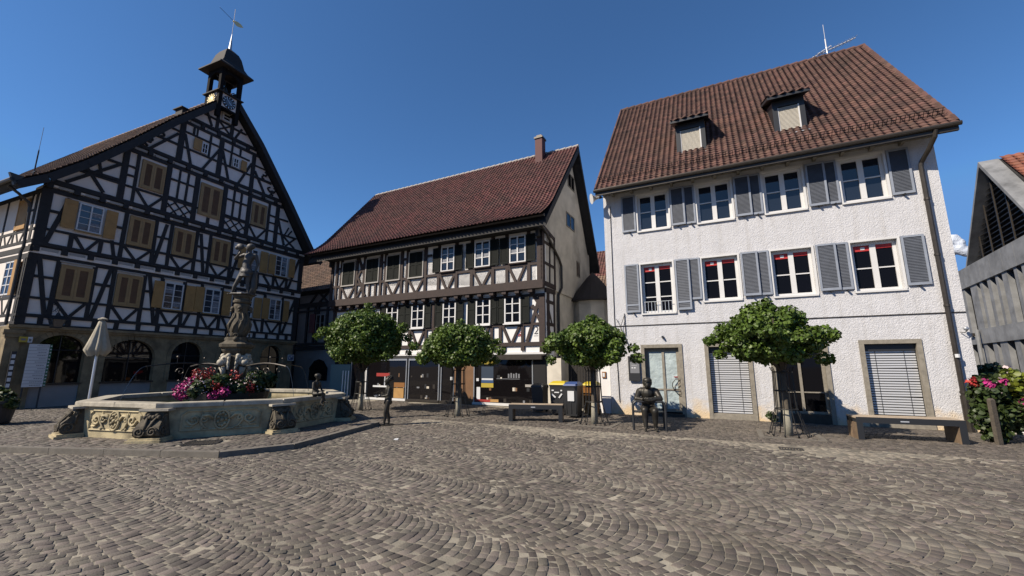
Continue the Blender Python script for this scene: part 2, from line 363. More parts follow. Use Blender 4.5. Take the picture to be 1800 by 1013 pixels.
# ------------------------------------------------------------------ paving
def clipfn_square(x, y):
    # inside the cobbled square: in view, in front of the pavement strip, off the fountain platform
    if abs(math.degrees(math.atan2(x, y+0.9))) > 56: return False
    return True
PLAT = [(-11.2, 8.78), (-5.34, 8.14), (-4.38, 8.96), (-3.72, 12.40), (-5.05, 14.35), (-7.3, 16.4), (-11.4, 16.1), (-13.1, 13.4)]
def inside(poly, x, y):
    c = False; n = len(poly); j = n-1
    for i in range(n):
        xi, yi = poly[i]; xj, yj = poly[j]
        if ((yi > y) != (yj > y)) and (x < (xj-xi)*(y-yi)/(yj-yi)+xi): c = not c
        j = i
    return c
Ru = np.array([math.cos(RA), math.sin(RA)]); Rn = np.array([math.sin(RA), -math.cos(RA)])
def dist_R(x, y): return (x-RO[0])*Rn[0]+(y-RO[1])*Rn[1]        # metres in front of the white house's facade plane
WALK = 4.2
def stones(quads, name, m, z=0.0, hj=0.004, gap=0.0045, bev=0.0045):
    q = np.array(quads)                                     # n,4,2
    n = len(q); c = q.mean(axis=1, keepdims=True)
    q = q + rng.normal(0, 0.0035, q.shape)
    dvec = q-c; L = np.linalg.norm(dvec, axis=2, keepdims=True)
    def ring(inset): return c + dvec*np.maximum(0.2, (L-inset*1.35)/L)
    top = ring(gap+bev); mid = ring(gap); h = rng.normal(0, hj, (n, 1)) + z
    tilt = rng.normal(0, 0.022, (n, 1, 2))
    zt = h + ((top-c)*tilt).sum(axis=2); zm = zt-0.0035; zb = np.full((n, 4), z-0.03)
    V = np.concatenate([np.dstack([top, zt]), np.dstack([mid, zm]), np.dstack([mid, zb])], axis=1)   # n,12,3
    base = np.arange(n)[:, None]*12
    fs = [(0,1,2,3)]
    for k in range(4):
        k2 = (k+1) % 4; fs.append((4+k, 4+k2, k2, k)); fs.append((8+k, 8+k2, 4+k2, 4+k))
    F = (base[:, None, :] + np.array(fs)[None]).reshape(-1, 4)
    rn = np.repeat(rng.random(n), 9)
    return np_mesh(name, V.reshape(-1, 3), F, m, rn)
def orient(q):
    a = sum(q[i][0]*q[(i+1)%4][1]-q[(i+1)%4][0]*q[i][1] for i in range(4))
    return q if a > 0 else q[::-1]

def build_paving():
    g = MB(); g.face((-900, -600, -0.045), (900, -600, -0.045), (900, 1500, -0.045), (-900, 1500, -0.045))
    struct(g.build('ground', 'ground'))
    # arcs of setts
    ax = np.array([math.cos(R(-34)), math.sin(R(-34))]); ay = np.array([-ax[1], ax[0]])
    Wc = 1.45; Rr = Wc/2/math.sin(R(47)); p = 0.099; quads = []; dusty = []
    org = np.array([0.58, 4.89])                                   # a point on a column's centre line
    org = org - ay*0
    for col in range(-16, 18):
        off = random.uniform(0, p)
        for j in range(-240, 240):
            cen = org + ay*(col*Wc) + ax*(j*p+off)
            if cen[1] < -1.5 or cen[1] > 21 or cen[0] < -22 or cen[0] > 17: continue
            if abs(math.degrees(math.atan2(cen[0], cen[1]+2.0))) > 57: continue
            n = 15; th = np.linspace(-R(47), R(47), n+1) + np.concatenate([[0], rng.normal(0, 0.012, n-1), [0]])
            t0 = random.uniform(-0.012, 0.012)
            jb = rng.normal(0, 0.004, n)
            for i in range(n):
                def P(th_, out):
                    s_ = Rr*math.cos(th_)-Rr; t_ = Rr*math.sin(th_)
                    if out: s_ += math.cos(th_)*p*math.cos(th_); t_ += math.sin(th_)*p*math.cos(th_)
                    t_ = max(-Wc/2, min(Wc/2, t_)); return cen + ax*(s_) + ay*t_
                a, b = th[i], th[i+1]
                if not (-R(47) <= a+t0 and b+t0 <= R(47)): aa, bb = a, b
                else: aa, bb = a+t0, b+t0
                q = [P(a, 0), P(b, 0), P(b, 1), P(a, 1)]
                cx = sum(w[0] for w in q)/4; cy = sum(w[1] for w in q)/4
                if cy < 1.2 or not clipfn_square(cx, cy): continue
                dr = dist_R(cx, cy)
                if dr < WALK+0.02 and cx > -9.5: continue
                if dr < 0.0: continue
                if inside(PLAT, cx, cy): continue
                if HDIST(cx, cy) < 0: continue
                if dr < WALK+0.75+0.5*math.sin(cx*1.3)+random.uniform(-.35, .35) and cx > -3: dusty.append(orient(q))
                else: quads.append(orient(q))
    struct(stones(quads, 'square_paving', 'sett', 0.0, hj=0.0035))
    struct(stones(dusty, 'dusty_paving', 'sett_dusty', -0.004, hj=0.003))
    b = MB(); b.face((-30, 0.2, -0.0055), (20, 0.2, -0.0055), (20, 22, -0.0055), (-30, 22, -0.0055)); struct(b.build('paving_bed', 'joint'))
    # pavement strip in straight courses along the houses
    quads = []
    r = 0; y = -7.0
    while y < WALK:
        x = -11.5 + random.uniform(0, 0.1)
        while x < 11.5:
            w = random.uniform(0.10, 0.15)
            P = lambda a, b_: np.array(RO) + Ru*a + Rn*b_
            q = [P(x, y), P(x+w, y), P(x+w, y+0.105), P(x, y+0.105)]
            cx = sum(t[0] for t in q)/4; cy = sum(t[1] for t in q)/4
            ok = not inside(PLAT, cx, cy) and HDIST(cx, cy) > 0 and cx > -9.6
            if x > -3.0 and y < 0: ok = False
            if y < -0.2 and not (x < -9.6): ok = False
            if ok: quads.append(orient(q))
            x += w
        y += 0.105
    struct(stones(quads, 'pavement', 'sett_walk', 0.004, hj=0.003, gap=0.006))
def HDIST(x, y):
    n = (math.sin(HA), -math.cos(HA)); return (x-HO[0])*n[0]+(y-HO[1])*n[1]
build_paving()

def build_platform():
    k = MB(); zt = 0.10
    n = len(PLAT); cx = sum(p[0] for p in PLAT)/n; cy = sum(p[1] for p in PLAT)/n
    def inner(p, d_): 
        v = Vector((cx-p[0], cy-p[1])); v.normalize(); return (p[0]+v.x*d_, p[1]+v.y*d_)
    inn = [inner(p, 0.17) for p in PLAT]
    bed = MB(); bed.prismz([inner(p, 0.15) for p in PLAT], -0.02, zt-0.018); struct(bed.build('platform_bed', 'joint'))
    for i in range(n):
        a, b = Vector(PLAT[i]), Vector(PLAT[(i+1) % n]); c, d_ = Vector(inn[(i+1) % n]), Vector(inn[i])
        L = (b-a).length; m = max(1, round(L/1.1))
        for j in range(m):
            t0, t1 = j/m + 0.004/L, (j+1)/m - 0.004/L; k.rnd()
            q = [a.lerp(b, t0), a.lerp(b, t1), d_.lerp(c, t1), d_.lerp(c, t0)]
            qt = [w.lerp(sum(q, Vector((0, 0)))/4, 0.012) for w in q]
            k.prismz([tuple(w) for w in q], -0.02, zt-0.012); k.prismz([tuple(w) for w in q], zt-0.012, zt+random.uniform(-.002, .002), [tuple(w) for w in qt])
    struct(k.build('kerb', 'kerb'))
    quads = []; a = R(-7); ux = np.array([math.cos(a), math.sin(a)]); uy = np.array([-ux[1], ux[0]]); o = np.array([-13.5, 7.5])
    for r in range(90):
        x = random.uniform(0, .1)
        while x < 11:
            w = random.uniform(.10, .14); y = r*0.108
            q = [o+ux*x+uy*y, o+ux*(x+w)+uy*y, o+ux*(x+w)+uy*(y+.108), o+ux*x+uy*(y+.108)]
            x += w; c = sum(q)/4
            if not inside(inn, c[0], c[1]): continue
            if (c[0]+7.99)**2+(c[1]-12.37)**2 < 2.7**2: continue
            if -6.75 < c[0] < -5.95 and 8.75 < c[1] < 9.5: continue
            quads.append(orient(q))
    struct(stones(quads, 'fountain_terrace', 'sett', zt, hj=0.003))
build_platform()

# ------------------------------------------------------------------ facade elements
def arch_poly(x0, x1, z0, z1, n=16, rise=None):
    r = (x1-x0)/2; rise = rise or r; cx = (x0+x1)/2
    return [(x0, z0), (x1, z0)] + [(cx+r*math.cos(math.pi*i/n), z1-rise+rise*math.sin(math.pi*i/n)) for i in range(n+1)]

def wall_with_holes(mb, x0, x1, z0, z1, holes, y0, y1):
    """front slab with rectangular holes (x0,x1,z0,z1), built from butted boxes"""
    zs = sorted({z0, z1, *[h[2] for h in holes], *[h[3] for h in holes]})
    zs = [z for z in zs if z0 <= z <= z1]
    for a, b in zip(zs, zs[1:]):
        zm = (a+b)/2; hs = sorted([h for h in holes if h[2] < zm < h[3]]); x = x0
        for h in hs:
            if h[0] > x: mb.box(x, h[0], y0, y1, a, b)
            x = max(x, h[1])
        if x < x1: mb.box(x, x1, y0, y1, a, b)

def casement(par, x0, x1, z0, z1, y, fm='white_paint', gm='glass', fw=0.07, mull=0.10, trans=(0.52,), bar=0.035, sill=None, sillm='white_paint', outer=0.0, depth=0.06, cols=2, vbars=0, label=None, pane_layers=()):
    """window frame (a part) with its panes and its sill as sub-parts"""
    f = MB()
    f.box(x0, x1, y, y+depth, z1-fw, z1); f.box(x0, x1, y, y+depth, z0, z0+fw)
    f.box(x0, x0+fw, y, y+depth, z0+fw, z1-fw); f.box(x1-fw, x1, y, y+depth, z0+fw, z1-fw)
    xs = [x0+fw + (x1-x0-2*fw)*i/cols for i in range(cols+1)]
    for i in range(1, cols): f.box(xs[i]-mull/2, xs[i]+mull/2, y-0.004, y+depth, z0+fw, z1-fw)
    for t in trans:
        zt = z0+(z1-z0)*t
        for i in range(cols):
            a = xs[i]+(mull/2 if i > 0 else 0); b = xs[i+1]-(mull/2 if i < cols-1 else 0)
            f.box(a, b, y+0.012, y+depth, zt-bar/2, zt+bar/2)
            for k in range(vbars):
                pass
    if vbars:
        for i in range(cols):
            a, b = xs[i], xs[i+1]
            for k in range(1, vbars+1): f.box(a+(b-a)*k/(vbars+1)-0.010, a+(b-a)*k/(vbars+1)+0.010, y+0.016, y+depth-0.004, z0+fw, z1-fw)
    w = f.build('window', fm, par, label=label)
    g = MB(); g.face((x0+fw*.5, y+depth*.7, z0+fw*.5), (x1-fw*.5, y+depth*.7, z0+fw*.5), (x1-fw*.5, y+depth*.7, z1-fw*.5), (x0+fw*.5, y+depth*.7, z1-fw*.5))
    g.build('pane', gm, w)
    for (q0, q1, i0, cm) in pane_layers:
        c_ = MB(); xa = xs[i0]+.01; xb = xs[i0+1]-.01; yy = y+depth*.62; nn_ = 12; za, zb_ = z0+fw+(z1-z0-2*fw)*q0, z0+fw+(z1-z0-2*fw)*q1
        vs = [(xa+(xb-xa)*k/nn_, yy+.004*(k % 2), z) for z in (za, zb_) for k in range(nn_+1)]
        c_.addmesh(vs, [(k, k+1, k+nn_+2, k+nn_+1) for k in range(nn_)]); c_.build('pale_pane_layer', cm, w)  # lace on the shop house, painted pane reflections on the town hall
    if sill:
        sx, sy, sh = sill; s_ = MB(); s_.box(x0-sx, x1+sx, y-sy, y+depth*0.5, z0-sh, z0-0.002); s_.build('sill', sillm, w)
    return w

def shutter(par, x0, x1, z0, z1, y, fm, sm, slats=26, mid=None, fr=0.055, th=0.04, leaf='shutter'):
    s = MB(); s.box(x0, x0+fr, y, y+th, z0, z1); s.box(x1-fr, x1, y, y+th, z0, z1)
    s.box(x0+fr, x1-fr, y, y+th, z1-fr, z1); s.box(x0+fr, x1-fr, y, y+th, z0, z0+fr*1.2)
    if mid: zc = z0+(z1-z0)*mid; s.box(x0+fr, x1-fr, y, y+th, zc-fr/2, zc+fr/2)
    o = s.build(leaf, fm, par)
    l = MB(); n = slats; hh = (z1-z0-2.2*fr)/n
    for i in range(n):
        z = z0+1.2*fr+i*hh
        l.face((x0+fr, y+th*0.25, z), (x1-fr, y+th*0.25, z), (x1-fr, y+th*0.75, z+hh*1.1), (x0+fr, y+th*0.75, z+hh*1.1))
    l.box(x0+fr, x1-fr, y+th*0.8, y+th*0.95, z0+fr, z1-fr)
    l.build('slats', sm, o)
    return o

# ================================================================== HOUSE R : white roughcast house on the right
def house_r():
    B = thing('white_house', 'white roughcast house with grey blue louvred shutters, red tile roof and two dormers', 'house', (RO[0], RO[1], 0), RA)
    Wd, Dp = 9.5, 10.0
    up = [(1.21, 2.36), (3.22, 4.37), (5.23, 6.38), (7.25, 8.40)]
    holes = [(a, b, 6.45, 7.90) for a, b in up] + [(up[0][0], up[0][1], 3.44, 5.26)] + [(a, b, 3.75, 5.27) for a, b in up[1:]]
    gh = [(1.11, 2.45, 0.0, 2.37), (3.13, 4.47, 0.0, 2.37), (4.95, 6.42, 0.0, 2.37), (7.15, 8.51, 0.0, 2.37)]
    w = MB(); wall_with_holes(w, 0, Wd, 0, 8.75, holes+gh, 0, 0.30)
    w.box(0, 0.3, 0.3, Dp, 0, 8.75); w.box(Wd-0.3, Wd, 0.3, Dp, 0, 8.75); w.box(0.3, Wd-0.3, Dp-0.3, Dp, 0, 8.75)
    for x0, x1 in ((0.0, 0.3), (Wd-0.3, Wd)):
        n = [(x0, 0.45, 8.75), (x0, Dp-.45, 8.75), (x0, Dp/2, 14.2), (x1, 0.45, 8.75), (x1, Dp-.45, 8.75), (x1, Dp/2, 14.2)]
        w.addmesh(n, [(0, 2, 1), (3, 4, 5), (0, 3, 5, 2), (1, 2, 5, 4)])
    w.build('wall', 'rough_white', B)
    c = MB(); c.box(0.02, Wd-0.01, -0.018, 0.0, 3.03, 3.062); c.build('string_course', 'gutter', B)
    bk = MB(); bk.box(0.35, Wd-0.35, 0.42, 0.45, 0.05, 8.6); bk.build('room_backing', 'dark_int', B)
    for i, (a, b) in enumerate(up):
        casement(B, a+.04, b-.04, 6.47, 7.86, 0.10, gm='glass_sky', fw=0.085, mull=0.14, sill=(0.04, 0.16, 0.055))
        fr = MB(); fr.box(a-.02, b+.02, -0.025, 0.10, 7.862, 7.93); fr.box(a-.02, a+.04, -0.025, 0.10, 6.47, 7.862); fr.box(b-.04, b+.02, -0.025, 0.10, 6.47, 7.862)
        fr.build('window_surround', 'white_paint', B)
        z0 = 3.46 if i == 0 else 3.77
        wn = casement(B, a+.04, b-.04, z0, 5.22, 0.13, gm='glass', fw=0.085, mull=0.14, trans=(0.33, 0.63) if i == 0 else (0.47,), sill=(0.04, 0.18, 0.055))
        fr = MB(); fr.box(a-.02, b+.02, -0.025, 0.12, 5.222, 5.28); fr.box(a-.02, a+.04, -0.025, 0.12, z0, 5.222); fr.box(b-.04, b+.02, -0.025, 0.12, z0, 5.222)
        fr.build('window_surround', 'white_paint', B)
        rb = MB(); mx = (a+b)/2
        rb.box(a+.13, mx-.075, 0.155, 0.165, 4.97, 5.13); rb.box(mx+.075, b-.13, 0.150, 0.165, 5.02, 5.13)
        rb.build('red_blind', 'red_blind', wn)
        lb = MB(); lb.box(a+.30, a+.40, 0.148, 0.154, 5.01, 5.09); lb.build('blind_tag', 'paper', wn)
        if i == 0:
            gr = MB(); gr.tube([(a+.1, 0.02, 3.86), (b-.1, 0.02, 3.86)], 0.010, 6)
            for k in range(9): gr.tube([(a+.12+k*0.113, 0.02, 3.48), (a+.12+k*0.113, 0.02, 3.86)], 0.008, 5)
            gr.tube([(a+.1, 0.02, 3.52), (b-.1, 0.02, 3.52)], 0.008, 6)
            gr.build('balcony_rail', 'alu', B)
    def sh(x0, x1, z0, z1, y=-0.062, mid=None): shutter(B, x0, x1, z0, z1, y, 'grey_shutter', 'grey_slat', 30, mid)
    for z0, z1, row in ((6.49, 7.88, 0), (3.84, 5.26, 1)):
        zl = 3.51 if row else z0
        sh(0.68, 1.18, zl, z1, mid=0.15 if row else None)
        sh(2.40, 2.87, zl, z1, y=-0.10, mid=0.15 if row else None); sh(2.84, 3.20, z0, z1, y=-0.055)
        sh(4.42, 4.90, z0, z1, y=-0.10); sh(4.86, 5.21, z0, z1, y=-0.055)
        sh(6.43, 6.93, z0, z1, y=-0.10); sh(6.89, 7.23, z0, z1, y=-0.055)
        sh(8.43, 8.93, z0, z1)
        for x in (0.94, 2.62, 3.05, 4.66, 5.05, 6.68, 7.08, 8.68):
            hk = MB(); hk.box(x-.02, x+.02, -0.12, -0.01, (zl if x < 2.8 else z0)-0.05, (zl if x < 2.8 else z0)-0.005)
            hk.build('shutter_catch', 'black_metal', B)
    # ground-floor openings with stone surrounds
    for i, (a, b, z0, z1) in enumerate(gh):
        s = MB(); s.rnd(.5); t = 0.115
        s.box(a, a+t, -0.035, 0.13, 0, z1-t); s.box(b-t, b, -0.035, 0.13, 0, z1-t); s.box(a, b, -0.036, 0.13, z1-t, z1)
        s.build('stone_surround', 'frame_stone', B)
        A, Bx, zt = a+t, b-t, z1-t
        if i in (1, 3):
            st = MB(); st.box(A, Bx, -0.02, 0.20, 0, 0.17); st.build('threshold', 'frame_stone', B)
            bl = MB(); zz = 0.19; k = 0
            while zz < 2.03:
                bl.rnd(); j = random.uniform(-.004, .004) + (0.012 if (i == 3 and (abs(zz-1.62) < .03 or abs(zz-0.83) < .03)) else 0)
                bl.prism([(A+.01, zz), (Bx-.01, zz+j), (Bx-.01, zz+.046+j), (A+.01, zz+.046)], 0.145, 0.157)
                zz += 0.070; k += 1
            bl.build('slatted_blind', 'blind', B)
            cs = MB(); cs.box(A, Bx, 0.10, 0.24, 2.06, zt); cs.build('blind_box', 'graphite', B)
            cl = MB()
            for x in (A+.25, Bx-.25): cl.tube([(x, 0.138, .2), (x, 0.138, 2.05)], 0.006, 5)
            cl.build('blind_cords', 'graphite', B)
        elif i == 0:
            fr = MB(); fr.box(A, Bx, .10, .16, 2.14, zt); fr.box(A, A+.10, .10, .16, .14, 2.14); fr.box(Bx-.10, Bx, .10, .16, .14, 2.14)
            mx = (A+Bx)/2+.03; fr.box(mx-.04, mx+.04, .10, .16, .14, 2.14); fr.box(A+.1, Bx-.1, .11, .16, .84, .89); fr.box(A+.1, Bx-.1, .11, .16, .14, .24)
            dr = fr.build('door', 'frame_stone', B)
            gp = MB(); gp.box(A+.1, Bx-.1, .135, .14, .22, 2.14); gp.build('glass', 'pale_pane_layer', dr)
            cu = MB(); cx_, cz = 2.22, 0.98
            cu.tube([(cx_+.06, .05, cz+.24), (cx_-.06, .04, cz+.22), (cx_-.15, .04, cz+.10), (cx_-.16, .04, cz), (cx_-.10, .04, cz-.14), (cx_+.02, .04, cz-.26), (cx_+.08, .05, cz-.27)], .014, 6)
            cu.tube([(cx_+.10, .04, cz+.25), (cx_+.10, .04, cz+.12), (cx_-.02, .04, cz+.02), (cx_-.14, .04, cz-.04)], .012, 6)
            cu.tube([(cx_+.10, .04, cz-.28), (cx_+.10, .04, cz-.12), (cx_-.10, .04, cz-.08)], .012, 6)
            cu.build('handle', 'gutter', dr)
            nt_ = MB(); nt_.box(2.12, 2.25, .098, .103, 1.27, 1.30); nt_.build('notice', 'sign_red', dr)
            stp = MB(); stp.box(A, Bx+.06, -.12, .16, 0, .10); stp.build('door_step', 'gutter', B)
        else:
            casement(B, A, Bx, 0.26, zt, 0.11, fm='frame_stone', gm='glass', fw=0.075, mull=0.07, trans=(0.31,))
            st = MB(); st.box(A, Bx, -0.01, 0.18, 0, 0.255); st.build('threshold', 'gutter', B)
    # roof
    s = (14.6-8.1)/5.6; L = math.hypot(5.6, 6.5)
    upv = Vector((0, 5.6, 6.5)).normalized()
    ext = 0.32; x0, x1 = -0.12, 9.82
    slab = MB()
    for sg in (0, 1):
        Y = (lambda y: y) if sg == 0 else (lambda y: Dp-y)
        a = [(x0, Y(-.6), 8.02), (x1, Y(-.6), 8.02), (x1, Y(5.0), 14.52), (x0, Y(5.0), 14.52)]
        b_ = [(p[0], p[1], p[2]-0.16) for p in a]
        slab.addmesh(a+b_, [(0,1,2,3) if sg == 0 else (3,2,1,0), (7,6,5,4) if sg == 0 else (4,5,6,7), (0,4,5,1), (1,5,6,2), (3,7,4,0), (2,6,7,3)])
    rf = slab.build('roof', 'timber_dark', B)
    tiled('tiles', 'tile_r', rf, (x0, -.66, 8.05), (1, 0, 0), upv, x1-x0, L+0.06, 0.195, 0.180, wave=0.040, lift=0.040)
    rd = MB()
    for k in range(30):
        xx = x0+k*(x1-x0)/30; rd.rnd(); rd.tube([(xx, 5.0, 14.60), (xx+(x1-x0)/30*1.08, 5.0, 14.63)], [0.10, 0.115], 8)
    rd.build('ridge_tiles', 'tile_r', rf)
    for xx in (x0-.02, x1-.02):
        vt = MB()
        for k in range(26):
            t = k/26; vt.rnd(); p = Vector((xx+.02, -.66, 8.12)) + upv*(t*L); q = p+upv*(L/26*1.05); vt.tube([p, q], [.05, .065], 6)
        vt.build('verge_tiles', 'tile_r', rf)
    # snow guard: low fence near the eave
    sg_ = MB(); base = Vector((0, -.66, 8.05))+upv*0.62; nrm = Vector((0, -6.5, 5.6)).normalized()
    for h in (0.06, 0.16, 0.24): sg_.tube([base+nrm*h+Vector((x0+.05, 0, 0)), base+nrm*h+Vector((x1-.1, 0, 0))], 0.008, 5)
    k = x0+.1
    while k < x1-.1: sg_.tube([base+Vector((k, 0, 0)), base+nrm*.25+Vector((k, 0, 0))], 0.009, 4); k += 0.10
    sg_.build('snow_guard', 'gutter', rf)
    gt = MB(); gt.tube([(x0-.05, -.70, 8.03), (x1+.05, -.70, 8.03)], 0.065, 8); gt.box(x0, x1, -.66, -.58, 7.86, 8.02); gt.build('gutter', 'gutter', B)
    so = MB(); so.box(0.0, Wd, -.57, 0.0, 8.06, 8.10)
    so.build('soffit', 'frame_stone', B)
    x = 0.35
    while x < 9.4: rt = MB(); rt.box(x, x+.09, -.50, 0.0, 7.96, 8.058); rt.build('rafter_end', 'frame_stone', B); x += 0.70
    dp = MB(); dp.tube([(9.35, -.68, 7.98), (9.33, -.62, 7.80), (9.24, -.40, 7.55), (9.14, -.12, 7.32), (9.12, -.10, 7.2), (9.12, -.10, 0.55)], 0.058, 10)
    for z in (6.2, 4.6, 3.2, 0.95): dp.tube([(9.12, -.10, z), (9.12, -.10, z+.06)], 0.072, 10)
    dp.tube([(9.12, -.10, 0.0), (9.12, -.10, 0.9)], 0.078, 10); dp.tube([(9.12, -.10, 0.0), (9.12, -.10, 0.08)], 0.10, 10)
    dp.build('downpipe', 'gutter', B)
    wr = MB(); wr.tube([(9.12, -.165, 1.86), (9.12, -.165, 1.95)], .05, 8); wr.build('pipe_sticker', 'paper', B)
    cb = MB(); cb.tube([(0.26, -.02, 7.6), (0.24, -.02, 3.3), (0.30, -.02, 0.4)], .012, 5); cb.tube([(0.6, -.03, 3.5), (0.62, -.03, 2.7)], 0.012, 5)
    cb.tube([(0.32, -.05, 3.30), (0.46, -.09, 3.0), (0.60, -.05, 3.42)], .012, 5); cb.tube([(0.46, -.09, 3.0), (0.62, -.05, 2.55), (.72, -.03, 2.3)], .014, 5); cb.build('cable', 'gutter', B)
    # dormers
    for (a, b, z0, z1, yf) in ((2.74, 3.70, 9.28, 10.30, 0.48), (5.86, 6.74, 9.30, 10.32, 0.50)):
        dm = MB(); w = 0.13
        if a > 5: a -= 0.0
        zr = lambda y: 8.02+(y+.6)*s
        dm.box(a-.02, a+w, yf, yf+.1, zr(yf)-.1, z1+.25); dm.box(b-w, b+.02, yf, yf+.1, zr(yf)-.1, z1+.25)
        dm.box(a+w, b-w, yf, yf+.1, z1+.02, z1+.25); dm.box(a+w, b-w, yf, yf+.1, zr(yf)-.1, z0)
        for xx in (a-.02, b-.02):
            dm.addmesh([(xx, yf+.1, zr(yf+.1)-.1), (xx, yf+.1, z1+.25), (xx, yf+1.7, z1+.9), (xx, yf+1.9, zr(yf+1.9)-.1), (xx+.04, yf+.1, zr(yf+.1)-.1), (xx+.04, yf+.1, z1+.25), (xx+.04, yf+1.7, z1+.9), (xx+.04, yf+1.9, zr(yf+1.9)-.1)],
                       [(0,1,2,3),(7,6,5,4),(0,4,5,1),(1,5,6,2)])
        do = dm.build('dormer', 'graphite', rf)
        bl = MB(); n = 22
        for k in range(n):
            zz = z0+.05+(z1-z0-.05)*k/n; bl.rnd(); hh = (z1-z0-.05)/n
            bl.face((a+w+.02, yf+.028, zz), (b-w-.02, yf+.028, zz), (b-w-.02, yf+.045, zz+hh), (a+w+.02, yf+.045, zz+hh))
        bl.build('roller_blind', 'cream_blind', rf)
        fw = MB(); fw.box(a+w, a+w+.03, yf+.02, yf+.06, z0, z1); fw.box(b-w-.04, b-w, yf+.005, yf+.06, z0, z1); fw.box(a+w, b-w, yf+.005, yf+.07, z0, z0+.05); fw.build('dormer_frame', 'white_paint', rf)
        rr = MB(); o = .17; ya = yf-.28; za = z1+.30; zb = za+.42*(2.3-ya)*1.15
        rr.addmesh([(a-o, ya, za), (b+o, ya, za), (b+o, 2.5, zb), (a-o, 2.5, zb), (a-o, ya, za-.09), (b+o, ya, za-.09), (b+o, 2.5, zb-.09), (a-o, 2.5, zb-.09)],
                   [(0,1,2,3),(7,6,5,4),(0,4,5,1),(1,5,6,2),(3,7,4,0)])
        rr.build('dormer_roof', 'graphite', rf)
        sl = math.hypot(2.5-ya, zb-za)
        tiled('dormer_tiles', 'tile_r', rf, (a-o, ya-.02, za+.01), (1, 0, 0), (0, 2.5-ya, zb-za), b-a+2*o, sl*.98, 0.25, 0.24, wave=.03, lift=.025)
        fl = MB()
        for k in range(6): fl.ball((a+.05+k*(b-a)/5.2, yf-.16, zr(yf-.16)+.10), .055, 6, 4, (1.3, 1, .6))
        fl.build('lead_flashing', 'alu', rf)
    return B
house_r()

